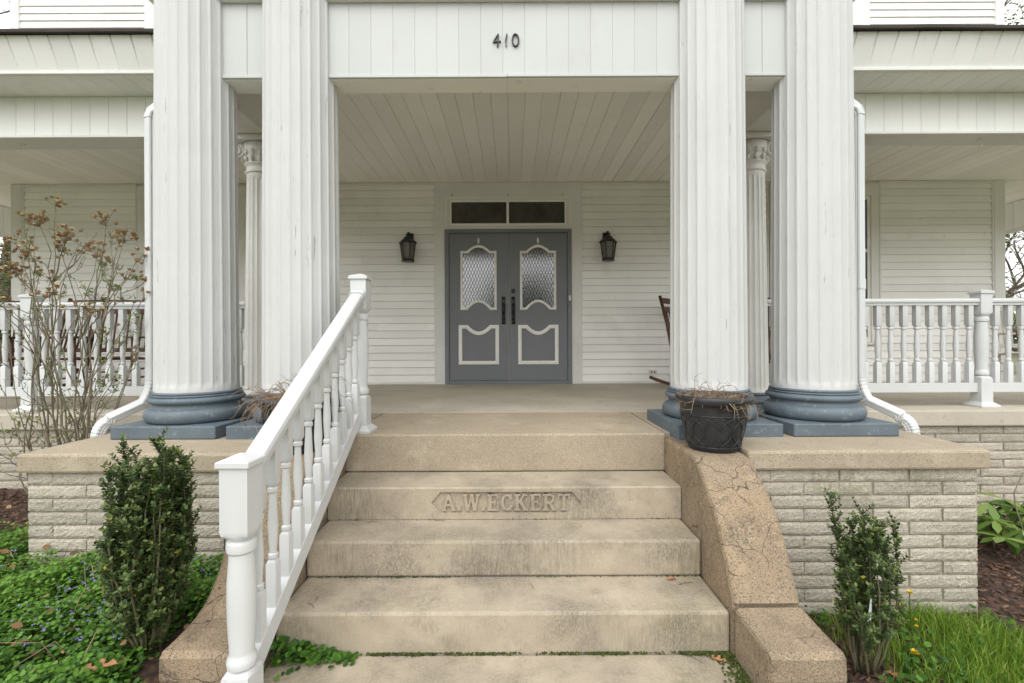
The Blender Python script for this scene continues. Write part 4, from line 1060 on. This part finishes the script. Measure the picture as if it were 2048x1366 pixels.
def boxwood(lab, cx, cy, z0, H, rb, rt, nst, seed, bare, tops):
    rnd = random.Random(seed); t = thing('boxwood_shrub', lab, 'shrub', (cx, cy, z0), group='upright boxwood shrubs by the steps')
    st = MB(); lv = Leaves(LEAF6)
    for i in range(nst):
        a = rnd.uniform(0, 2*math.pi); q = math.sqrt(rnd.random()); h = H*(rnd.uniform(.68, .92) if i >= len(tops) else tops[i][1])
        p = Vector((cx+rb*q*math.cos(a), cy+rb*q*math.sin(a), z0)); tx = cx+rt*q*math.cos(a)*1.1; ty = cy+rt*q*math.sin(a)
        if i < len(tops): tx = cx+tops[i][0]
        e_ = Vector((tx, ty, z0+h)); pts = []
        for k in range(9):
            u = k/8; pp = p.lerp(e_, u); bul = math.sin(u*math.pi)*.05*q; pp.x += bul*math.cos(a)+.008*rnd.uniform(-1, 1); pp.y += bul*math.sin(a)+.008*rnd.uniform(-1, 1); pts.append(pp)
        st.tube(pts, [.0065*(1-.75*k/8) for k in range(9)], 5)
        # side shoots with opposite leaves
        def clothe(a0, b0, dens, size):
            L = (b0-a0).length; n = max(2, int(L*dens)); dd = (b0-a0).normalized(); tw = rnd.uniform(0, 3)
            for k in range(n):
                u = (k+rnd.random()*.5)/n; c0 = a0.lerp(b0, u); tw += 1.45
                for sg in (0, math.pi):
                    o = dd.orthogonal().normalized(); o.rotate(Matrix.Rotation(tw+sg, 3, dd)); dl = (o+dd*rnd.uniform(.2, .9)+Vector((0, 0, .15))).normalized()
                    young = rnd.uniform(.75, .93) if u > .7 and rnd.random() < .6 else rnd.uniform(0, .75)
                    if rnd.random() < .012: young = rnd.uniform(.96, 1)
                    lv.add(c0, dl, dd+Vector((0, 0, .4))+o*-.3, size*rnd.uniform(.6, 1.3), young)
        for k in range(8):
            u0 = k/8
            if u0 < bare*rnd.uniform(.7, 1.15): continue
            if k >= 6: clothe(pts[k], pts[k+1], 140, .0185)
            for q2 in range(rnd.randint(4, 6)):
                b0 = pts[k].lerp(pts[k+1], rnd.random()); an = rnd.uniform(0, 2*math.pi); L = rnd.uniform(.05, .11)*(1-.35*u0)
                b1 = b0+Vector((math.cos(an)*.75, math.sin(an)*.75, rnd.uniform(.6, 1.4))).normalized()*L
                st.tube([b0, b0.lerp(b1, .5)+Vector((0, 0, -.004)), b1], [.002, .0016, .001], 3, cap=False); clothe(b0, b1, 135, .0175)
    st.build('stems', M['stem'], t); tag(lv.build('foliage', M['box'], t), kind='stuff'); return t
boxwood('dense upright boxwood in front of the left pier among green groundcover', -1.452, 1.875, gh(-1.452, 1.875), .845, .042, .132, 50, 11, .02,
        [(-.135, 1.02), (.045, 1.04), (.02, .97), (-.05, .93), (.12, 1.0), (.15, .98), (-.10, .95), (.09, .95)])
boxwood('thin leggy boxwood with a white plant tag in front of the right pier', 1.60, 2.03, gh(1.6, 2.03), .74, .055, .125, 18, 21, .27,
        [(-.08, 1.02), (-.05, .99), (-.02, .95), (.02, .93), (.06, .88), (.10, .86), (-.15, .70), (.12, .80), (-.04, .9), (0, .9), (.05, .8)])
tg = MB().prism([(0, 0), (.020, .004), (.012, .10), (.004, .105)], 'y', 0, .0012)
o = tg.build('plant_tag', M['tagpaper'], None, P(1735, 1243, 1.93)); o.rotation_euler = (.1, 0, .3); tag(o, 'white plastic tag hanging in the right boxwood', 'plant tag')

# leafless shrub with seed pods
rnd = random.Random(8)
sbx, sby = -3.10, 3.22; sz = gh(sbx, sby)
t = thing('bare_shrub', 'leafless budding shrub with brown seed pods in front of the left railing', 'shrub', (sbx, sby, sz))
br = MB(); pods = Leaves(LEAF6); buds = Leaves(LEAF4)
POD = [(math.cos(k*2*math.pi/5), math.sin(k*2*math.pi/5)) for k in range(5)]
def pod(p, r):
    up_ = Vector((rnd.uniform(-.5, .5), rnd.uniform(-.5, .5), 1)).normalized()
    for k in range(5):
        o = up_.orthogonal().normalized(); o.rotate(Matrix.Rotation(k*1.2566, 3, up_))
        pods.add(p, up_*.9+o*.75, o*-1+up_*.5, r*1.5, rnd.random()); pods.add(p, up_*.35+o, o+up_*.2, r, rnd.random())
heads = [(112, 398, 9, 3.25), (75, 438, 16, 3.3), (55, 432, 8, 3.3), (130, 465, 22, 3.15), (118, 490, 10, 3.2), (212, 438, 10, 3.25), (195, 500, 12, 3.2), (205, 515, 8, 3.2), (250, 468, 12, 3.2), (240, 480, 6, 3.2), (50, 505, 12, 3.1), (32, 540, 14, 3.15), (20, 530, 8, 3.15), (285, 512, 7, 3.15), (158, 492, 5, 3.2),
         (255, 545, 8, 3.2), (80, 540, 4, 3.2), (105, 548, 7, 3.2), (160, 608, 7, 3.05), (190, 620, 6, 3.1), (98, 580, 9, 3.0), (292, 560, 4, 3.2), (30, 475, 6, 3.3), (205, 660, 4, 3.0), (275, 705, 4, 3.1), (8, 495, 10, 3.3), (4, 600, 7, 3.1), (290, 590, 5, 3.2), (66, 480, 3, 3.2), (225, 395+80, 3, 3.2)]
def branch(a0, b0, r0, r1, wob, nseg=8, kids=0, lev=0):
    pts = []; L = (b0-a0).length
    mid = a0.lerp(b0, .5)+Vector((rnd.uniform(-1, 1), rnd.uniform(-1, 1), rnd.uniform(-.2, .2)))*L*wob
    for k in range(nseg+1):
        u = k/nseg; p = a0*(1-u)**2+mid*2*u*(1-u)+b0*u*u
        if 0 < k < nseg: p += Vector((rnd.uniform(-1, 1), rnd.uniform(-1, 1), rnd.uniform(-1, 1)))*.018
        pts.append(p)
    br.tube(pts, [r0+(r1-r0)*k/nseg for k in range(nseg+1)], 5 if r0 > .004 else 4)
    for k in range(2, nseg+1):
        if rnd.random() < .75:
            for _ in range(rnd.randint(1, 3)): buds.add(pts[k]+Vector((0, 0, .002)), Vector((rnd.uniform(-1, 1), rnd.uniform(-1, 1), rnd.uniform(.1, 1))), Vector((rnd.uniform(-.4, .4), -.5, 1)), rnd.uniform(.010, .024), rnd.random())
    for i in range(kids):
        k = rnd.randint(2, nseg-1); d = (pts[k]-pts[k-1]).normalized()
        s_ = Vector((rnd.uniform(-1, 1), rnd.uniform(-.7, .7), rnd.uniform(-.15, .8))).normalized()
        branch(pts[k], pts[k]+(d*.6+s_).normalized()*L*rnd.uniform(.15, .32), r0*.5, .0012, .08, 6, 2 if lev == 0 else 0, lev+1)
    return pts
mains = []
for i, (px, py, n, d) in enumerate(heads):
    e_ = P(px, py, d)
    if i % 2 == 0 or not mains:
        a0 = Vector((sbx+rnd.uniform(-.18, .22), sby+rnd.uniform(-.12, .1), sz-.02)); pts = branch(a0, e_, .0080, .002, .17, 12, 2); mains.append(pts)
    else:
        pm = min(mains, key=lambda q: (q[-1]-e_).length); branch(pm[rnd.randint(6, 9)], e_, .005, .002, .08, 7, 2)
    for k in range(n):
        q = e_+Vector((rnd.gauss(0, .035), rnd.gauss(0, .03), rnd.gauss(-.01, .03)))
        br.tube([e_+Vector((0, 0, -.05)), q], [.0018, .001], 3, cap=False); pod(q, rnd.uniform(.014, .022))
for px, py in ((2, 690), (10, 760), (60, 650), (40, 850), (190, 760), (240, 760), (270, 640), (150, 560), (3, 850), (285, 640), (15, 660), (90, 640), (250, 700)):
    branch(Vector((sbx+rnd.uniform(-.2, .2), sby+rnd.uniform(-.12, .1), sz)), P(px, py, rnd.uniform(2.95, 3.3)), .006, .0014, .14, 10, 2)
br.build('branches', M['twig'], t); tag(fast_mesh('seed_pods', np.concatenate(pods.V), np.arange(len(pods.V)*6).reshape(-1, 6), M['pod'], t, pods.R), kind='stuff')
tag(buds.build('young_leaves', M['bud'], t), kind='stuff')

# rhododendron
rnd = random.Random(31)
rx, ry = 3.55, 3.30; rz_ = gh(rx, ry)
t = thing('rhododendron', 'low rhododendron with long drooping leaves beside the right pier', 'shrub', (rx, ry, rz_)); st = MB(); lv = Leaves(LONG6)
tips = [P(px, py, d) for px, py, d in ((1975, 1005, 3.2), (2010, 1000, 3.25), (2040, 1010, 3.2), (1990, 1040, 3.1), (2025, 1045, 3.1), (2044, 1060, 3.0), (2005, 1075, 3.0), (1965, 1040, 3.25), (2060, 1030, 3.1), (2075, 1060, 3.1), (2090, 1010, 3.2), (1985, 1020, 3.4), (2030, 1025, 3.4))]
for e_ in tips:
    a0 = Vector((rx+rnd.uniform(-.1, .1), ry+rnd.uniform(-.1, .1), rz_)); m_ = a0.lerp(e_, .5)+Vector((rnd.uniform(-.03, .03), 0, .03))
    st.tube([a0, m_, e_], [.008, .006, .004], 6); n = rnd.randint(7, 10)
    for k in range(n):
        a = 2*math.pi*k/n+rnd.uniform(-.2, .2); el = rnd.uniform(-.95, .2)
        lv.add(e_, (math.cos(a)*math.cos(el), math.sin(a)*math.cos(el), math.sin(el)), (0, 0, 1), rnd.uniform(.12, .17), rnd.random())
st.tube([P(2046, 1060, 3.0), P(2030, 1010, 3.05), P(2028, 985, 3.05), P(2046, 945, 3.1)], .004, 5)
st.build('stems', M['twig'], t); tag(lv.build('foliage', M['rhodo'], t), kind='stuff')

# ground ivy with violet flowers
rng = np.random.default_rng(5); rnd = random.Random(5)
lv = Leaves(ROUND8); fl_ = Leaves(LEAF4)
def ivy_patch(n, inside_fn, box, hmax, size):
    for i in range(n):
        x = rnd.uniform(box[0], box[1]); y = rnd.uniform(box[2], box[3])
        if not inside_fn(x, y): continue
        dn = mnoise.noise(Vector((x*2.6, y*2.6, 3))); 
        if dn < -.58+rnd.uniform(-.15, .15): continue
        hgt = hmax*(.35+.65*max(0, .5+.8*mnoise.noise(Vector((x*4.2, y*4.2, 9)))))
        z = gh(x, y)+hgt*rnd.random(); a = rnd.uniform(0, 2*math.pi); tl = rnd.uniform(-.35, .25)
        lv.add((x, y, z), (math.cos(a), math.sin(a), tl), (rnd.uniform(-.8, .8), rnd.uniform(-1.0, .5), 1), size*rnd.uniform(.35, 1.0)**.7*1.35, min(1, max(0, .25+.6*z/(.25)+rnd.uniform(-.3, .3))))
def in_left(x, y):
    if y > PIERY+.0 and x > -2.62: return False
    if x > -1.312: return False
    if x < -2.9 and y > 2.75: return False
    return y < 2.9+.15*math.sin(x*5)
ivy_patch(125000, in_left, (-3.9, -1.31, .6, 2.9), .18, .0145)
for i in range(1300):
    x = rnd.uniform(-3.2, -1.4); y = rnd.uniform(1.0, 2.3); 
    if not in_left(x, y) or mnoise.noise(Vector((x*1.7, y*1.7, 20))) < -.05: continue
    z = gh(x, y)+rnd.uniform(.09, .17)
    for k in range(4): fl_.add((x, y, z), (rnd.uniform(-1, 1), rnd.uniform(-1, 1), rnd.uniform(0, 1)), (0, -.4, 1), .0085, rnd.random())
lit = Leaves(LEAF6)
for i in range(700):
    x = rnd.uniform(-3.6, -1.32); y = rnd.uniform(.8, 3.2)
    if not (in_left(x, y) or (x < -2.62 and y < 3.7)): continue
    a = rnd.uniform(0, 6.28); lit.add((x, y, gh(x, y)+rnd.uniform(.01, .13)), (math.cos(a), math.sin(a), rnd.uniform(-.3, .5)), (rnd.uniform(-.7, .7), -.5, 1), rnd.uniform(.015, .05), rnd.random())
tag(lit.build('leaf_litter', M['litter']), 'dry brown leaf litter among the left groundcover', 'leaf litter', kind='stuff')
ws = MB()
for i in range(60):
    x = rnd.uniform(-3.2, -1.4); y = rnd.uniform(1.1, 2.35); z = gh(x, y); a = rnd.uniform(0, 6.28); L = rnd.uniform(.08, .25); h_ = rnd.uniform(.06, .22)
    ws.tube([(x, y, z), (x+.5*L*math.cos(a)+.01, y+.5*L*math.sin(a), z+h_), (x+L*math.cos(a), y+L*math.sin(a), z+h_*rnd.uniform(.4, 1.3))], [.002, .0016, .001], 4)
tag(ws.build('dry_stalks', M['straw']), 'dry brown stalks poking through the left groundcover', 'stalks', kind='stuff')
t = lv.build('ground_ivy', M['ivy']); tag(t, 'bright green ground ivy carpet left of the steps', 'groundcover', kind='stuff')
tag(fl_.build('violet_flowers', M['violet']), 'tiny violet flowers dotted through the left groundcover', 'flowers', kind='stuff')
# clump of ivy at the foot of the bottom step
lv = Leaves(ROUND8)
for i in range(300):
    u = rnd.random()**1.4; x = -.965+.33*u; y = T3-.01-abs(rnd.gauss(0, .05))*(1-.6*u)
    z = .004+rnd.uniform(.0, .10)*(1-u)**1.2; a = rnd.uniform(0, 6.28)
    lv.add((x, y, z), (math.cos(a), math.sin(a)-.3, .2), (rnd.uniform(-.5, .5), -.6, 1), .023*rnd.uniform(.6, 1.2), rnd.uniform(.1, .9))
tag(lv.build('ivy_clump', M['ivy']), 'small clump of round green leaves at the foot of the bottom step', 'weeds', kind='stuff')
# weeds at the right
lv = Leaves(ROUND8)
for i in range(2600):
    x = rnd.uniform(1.33, 2.6); y = rnd.uniform(1.35, 2.42); k = mnoise.noise(Vector((x*3.2, y*3.2, 40)))
    if k < .02 and not (x < 1.75 and y < 1.85): continue
    if x < 1.6 and y > 1.95: continue
    a = rnd.uniform(0, 6.28); lv.add((x, y, gh(x, y)+rnd.uniform(.0, .07)), (math.cos(a), math.sin(a), .2), (rnd.uniform(-.5, .5), -.5, 1), .02*rnd.uniform(.6, 1.4), rnd.uniform(.1, .9))
tag(lv.build('broadleaf_weeds', M['ivy']), 'low broadleaf weeds around the right boxwood', 'weeds', kind='stuff')
# grass at the right
def blades(name, n, fn, box, hmin, hmax, lab, matn='grass'):
    V = []; Fq = []; Rr = []; i = 0; tries = 0
    while i < n and tries < n*8:
        tries += 1
        x = rnd.uniform(box[0], box[1]); y = rnd.uniform(box[2], box[3]); dn = fn(x, y)
        if rnd.random() > dn: continue
        z = gh(x, y)-.005; h_ = rnd.uniform(hmin, hmax)*(.6+.4*dn); a = rnd.uniform(0, 6.28); wd = rnd.uniform(.0011, .0026); ln = rnd.uniform(.1, .75)*h_; la = rnd.uniform(0, 6.28)
        ca, sa = math.cos(a)*wd, math.sin(a)*wd; dx, dy = math.cos(la)*ln, math.sin(la)*ln; b = len(V); k = rnd.random()
        V += [(x-ca, y-sa, z), (x+ca, y+sa, z), (x+ca*.8+dx*.35, y+sa*.8+dy*.35, z+h_*.6), (x-ca*.8+dx*.35, y-sa*.8+dy*.35, z+h_*.6), (x+ca*.15+dx, y+sa*.15+dy, z+h_*.95), (x-ca*.15+dx, y-sa*.15+dy, z+h_*.95)]
        Fq += [(b, b+1, b+2, b+3), (b+3, b+2, b+4, b+5)]; Rr += [k, k]; i += 1
    tag(fast_mesh(name, V, Fq, M[matn], None, Rr), lab, 'grass', kind='stuff')
def g_right(x, y):
    if x < 1.36 or (y > PIERY-.0 and x < PXO): return 0
    edge = sstep(1.62, 1.95, x-.25*(1.9-y)) ; far = 1-sstep(2.45, 2.95, x+(y-1.9)*.55)
    return edge*far*(.45+.8*max(0, .5+mnoise.noise(Vector((x*3, y*3, 60)))))
blades('grass_patch', 17000, g_right, (1.36, 3.3, .9, 2.46), .03, .135, 'bright green grass patch in front of the right pier')
def g_far(x, y):
    if y > .6 and abs(x) < 3.6: return 0
    if abs(x) < 1.05: return 0
    return .8
blades('lawn_grass', 9000, g_far, (-5.5, 5.5, -1.5, 1.6), .03, .08, 'lawn grass on both sides of the walk')
# mulch chips
V = []; Fq = []; Rr = []
for i in range(20000):
    x = rnd.uniform(-5.2, 5.2); y = rnd.uniform(1.1, 3.78)
    if abs(x) < 1.32 or (abs(x) < PXO and y > PIERY+.03): continue
    if -2.9 < x < 0 and y < 2.6: continue
    z = gh(x, y)+rnd.uniform(0, .014); a = rnd.uniform(0, 6.28); L = rnd.uniform(.007, .022); wd = rnd.uniform(.003, .008); tl = rnd.uniform(-.4, .4); b = len(V); k = rnd.random()
    ca, sa = math.cos(a), math.sin(a)
    c4 = [(-L, -wd), (L, -wd*.7), (L, wd*.8), (-L, wd)]
    for zz in (0, .005):
        V += [(x+ca*u-sa*v, y+sa*u+ca*v, z+zz+u*tl) for u, v in c4]
    Fq += [(b+4, b+5, b+6, b+7)]+[(b+j, b+(j+1) % 4, b+4+(j+1) % 4, b+4+j) for j in range(4)]; Rr += [k]*5
tag(fast_mesh('mulch_chips', V, Fq, M['chips'], None, Rr), 'red-brown bark mulch beside the piers', 'mulch', kind='stuff')
# moss in the joint at the foot of the steps
lv = Leaves(ROUND8)
def moss_at(x, y, z, s_): 
    for k in range(2): a = rnd.uniform(0, 6.28); lv.add((x, y, z+rnd.uniform(0, .006)), (math.cos(a), math.sin(a), rnd.uniform(0, .5)), (rnd.uniform(-.6, .6), -.6, 1), s_*rnd.uniform(.6, 1.3), rnd.random())
for i in range(2300):
    x = rnd.uniform(-.98, .995); k = .5+mnoise.noise(Vector((x*3.5, 0, 71)))
    if rnd.random() < max(.02, k)*.55: moss_at(x, T3-abs(rnd.gauss(0, .006)), .001, .008)
    if x > .55 and rnd.random() < .9:
        xx = .999-abs(rnd.gauss(0, .035)); yy = rnd.uniform(1.55, T3); moss_at(xx, yy, .001, .009)
        xx = rnd.uniform(.78, 1.0); moss_at(xx, T3-abs(rnd.gauss(0, .018))*(xx-.7)*3.3, .001, .009)
for yy, zz, q in ((T2, Z3, 420), (T1, Z2, 130)):
    for i in range(q):
        x = rnd.uniform(-.95, .98)
        if .45+mnoise.noise(Vector((x*3, yy*5, 80))) > rnd.random()*.9: moss_at(x, yy-abs(rnd.gauss(0, .003)), zz+.001, .005)
tag(lv.build('moss', M['moss']), 'dark green moss along the joints of the steps', 'moss', kind='stuff')
# dandelions
for px, py, d, lab in ((1819, 1186, 2.25, 'yellow dandelion closest to the right pier wall'), (1797, 1213, 2.2, 'yellow dandelion just right of the leggy boxwood top'), (1829, 1306, 2.05, 'largest yellow dandelion in the right grass'), (1833, 1253, 2.15, 'half-closed yellow dandelion in the middle of the right grass'), (1832, 1240, 2.25, 'small orange-yellow dandelion bud deep in the right grass')):
    p = P(px, py, d); z0 = gh(p.x, p.y); t = thing('dandelion', lab, 'flower', (p.x, p.y, z0), group='dandelions in the grass')
    MB().tube([(p.x+.01, p.y+.005, z0-.005), (p.x+.004, p.y, (z0+p.z)/2), (p.x, p.y, p.z)], .0022, 5).build('stem', M['bud'], t)
    lf = Leaves(LONG6); big = .020 if '1306' in str(py) else (.017 if py < 1230 else .009)
    for k in range(46):
        a = 2*math.pi*k/46*3.1; el = .15+.9*(k/46); lf.add(p, (math.cos(a)*math.cos(el), math.sin(a)*math.cos(el), math.sin(el)), (0, 0, 1), big*rnd.uniform(.8, 1.1), rnd.random())
    tag(lf.build('petals', M['dandelion'], t), kind='stuff')
# fallen oak leaves and twigs
OAK = [(0, 0), (.12, .05), (.18, .20), (.28, .22), (.32, .08), (.42, .10), (.50, .30), (.62, .30), (.60, .10), (.72, .10), (.82, .20), (.90, .12), (1, 0)]
OAK = OAK+[(x, -y) for x, y in OAK[-2:0:-1]]
def oak(px, py, zsurf, L, rz, lab):
    d = FPX*(CZ-zsurf)/(py-683+(px-1024)*math.sin(ROLL)); p = P(px, py, d); m = MB(); n = len(OAK)
    f = lambda x, y: .02*L*4*(x-.5)**2+abs(y)*L*.35
    vs = [((x-.5)*L, y*L*.9, f(x, y)+.002) for x, y in OAK]+[((x-.5)*L, 0, f(x, 0)+.002) for x, _ in OAK]
    fs = [(i, (i+1) % n, n+(i+1) % n, n+i) for i in range(n)]
    o = m.add(vs, fs).build('fallen_leaf', M['oakleaf'], None, (p.x, p.y, zsurf+.002)); o.rotation_euler = (0, 0, R(rz)); tag(o, lab, 'leaf', 'fallen oak leaves')
oak(1436, 1321, 0, .075, -25, 'curled brown oak leaf at the right end of the bottom step joint')
oak(1342, 1159, Z3, .055, 15, 'brown leaf scrap on the second tread from the bottom, right side')
oak(195, 1338, .19, .12, 20, 'large brown oak leaf lying on the left groundcover')
oak(1788, 1352, -.09, .07, -60, 'tan oak leaf on the ground below the leggy boxwood')
oak(1395, 1042, Z2, .035, 40, 'tiny brown leaf scrap at the right end of the third step')
oak(895, 1309, 0, .03, 8, 'tiny brown leaf in the moss below the bottom step')
for i, (px, py, zs, L, a, lab) in enumerate(((634, 1198, Z3, .05, 100, 'short dark twig on the left of the second tread'), (622, 1212, Z3, .06, 140, 'thin pale twig on the left of the second tread'), (1063, 1173, Z3, .06, 110, 'brown pine needle near the middle of the second tread'), (1372, 1168, Z3, .08, 15, 'dark forked twig at the right of the second tread'), (745, 1046, Z2, .06, 10, 'dark twig on the left of the third tread'), (880, 1043, Z2, .06, -5, 'dark twig below the carved name'), (1385, 1318, 0, .08, -40, 'thin twig on the walk near the oak leaf'))):
    d = FPX*(CZ-zs)/(py-683+(px-1024)*math.sin(ROLL)); p = P(px, py, d); c_, s_ = math.cos(R(a)), math.sin(R(a))
    o = MB().tube([(-c_*L/2, -s_*L/2, .002), (0, .006, .006), (c_*L/2, s_*L/2, .002)], [.0011, .0013, .0008], 4).build('fallen_twig', M['straw' if i in (1, 2) else 'bark'], None, (p.x, p.y, zs+.001)); tag(o, lab, 'twig', 'twigs on the steps')

# ------------------------------------------------------------------ trees
def tree(name, lab, x, y, H, seed, leaf, nleaf, lsize, spread=.5, trunk=.22, fork=.3):
    rnd = random.Random(seed); z0 = gh(x, y); t = thing(name, lab, 'tree', (x, y, z0), group='trees around the house'); tk = MB(); tips = []
    def grow(p, d, L, r, lev):
        pts = [p.copy()]; n = 5
        for k in range(n):
            d = (d+Vector((rnd.uniform(-.22, .22), rnd.uniform(-.22, .22), rnd.uniform(-.06, .16)))).normalized(); p = p+d*L/n; pts.append(p.copy())
        tk.tube(pts, [r*(1-.45*k/n) for k in range(n+1)], 8 if lev == 0 else (5 if lev < 3 else 3), cap=False)
        if lev >= 2: tips.extend(pts[2:])
        if lev >= 5: return
        for k in range(3 if lev else 5):
            q = pts[rnd.randint(2, n)] if lev else pts[rnd.randint(int(n*fork), n)]
            s_ = Vector((rnd.uniform(-1, 1), rnd.uniform(-1, 1), rnd.uniform(-.1, .7))).normalized()
            grow(q, (d*(1-spread)+s_*spread*1.6).normalized(), L*rnd.uniform(.55, .8), r*.55*rnd.uniform(.7, 1), lev+1)
    grow(Vector((x, y, z0-.1)), Vector((0, 0, 1)), H*.42, trunk, 0)
    tk.build('trunk', M['bark'], t); lv = Leaves(LEAF4)
    for i in range(nleaf):
        p = tips[rnd.randrange(len(tips))]+Vector((rnd.gauss(0, .16), rnd.gauss(0, .16), rnd.gauss(0, .16))); a = rnd.uniform(0, 6.28)
        lv.add(p, (math.cos(a), math.sin(a), rnd.uniform(-.6, .6)), (rnd.uniform(-1, 1), rnd.uniform(-1, 1), 1), lsize*rnd.uniform(.6, 1.3), rnd.random())
    tag(lv.build('crown', M[leaf], t), kind='stuff')
tree('maple_tree', 'tall tree with pale spring leaves beyond the right roof corner', 17.5, 13.5, 17, 3, 'treeleaf', 9000, .11, trunk=.28)
tree('dogwood_tree', 'gnarled blossoming tree seen past the right corner of the house', 14.2, 12.6, 6.2, 9, 'blossom', 2600, .07, .62, .20, .15)
tree('yard_tree', 'dark-trunked tree behind the blossoming tree on the right', 19.5, 20, 11, 14, 'treeleaf', 6000, .13, .55, .26)
tree('bare_tree', 'bare dark tree beyond the left roof corner', -17.0, 14.5, 18, 5, 'treeleaf', 900, .10, .5, .26)
tree('yard_tree', 'budding yellow-green tree past the left corner of the house', -9.8, 8.4, 4.6, 17, 'treeleaf', 5000, .07, .6, .10, .1)
# far woods all around, reflected in the door glass
lv = Leaves(LEAF4); rnd = random.Random(77)
for i in range(64):
    a = 2*math.pi*(i+rnd.random())/64; dist = rnd.uniform(55, 80); cx_, cy_ = dist*math.cos(a), dist*math.sin(a); hh = rnd.uniform(13.0, 16.0) if abs(a-1.5*math.pi) < .16 else rnd.uniform(4.0, 6.5)  # heights shaped for light: tall darkens the door reflection, low brightens the porch
    for k in range(1100 if hh > 12 else 420):
        v = Vector((rnd.gauss(0, 1), rnd.gauss(0, 1), rnd.gauss(0, 1))).normalized()*rnd.random()**.4
        lv.add((cx_+v.x*4.6, cy_+v.y*4.6, hh*.52+v.z*hh*.52), (rnd.uniform(-1, 1), rnd.uniform(-1, 1), rnd.uniform(-.5, .5)), (rnd.uniform(-1, 1), rnd.uniform(-1, 1), .6), rnd.uniform(.8, 1.6), rnd.random()*.7)
tag(lv.build('far_woods', M['treeleaf']), 'distant belt of spring trees around the property', 'woods', kind='stuff')
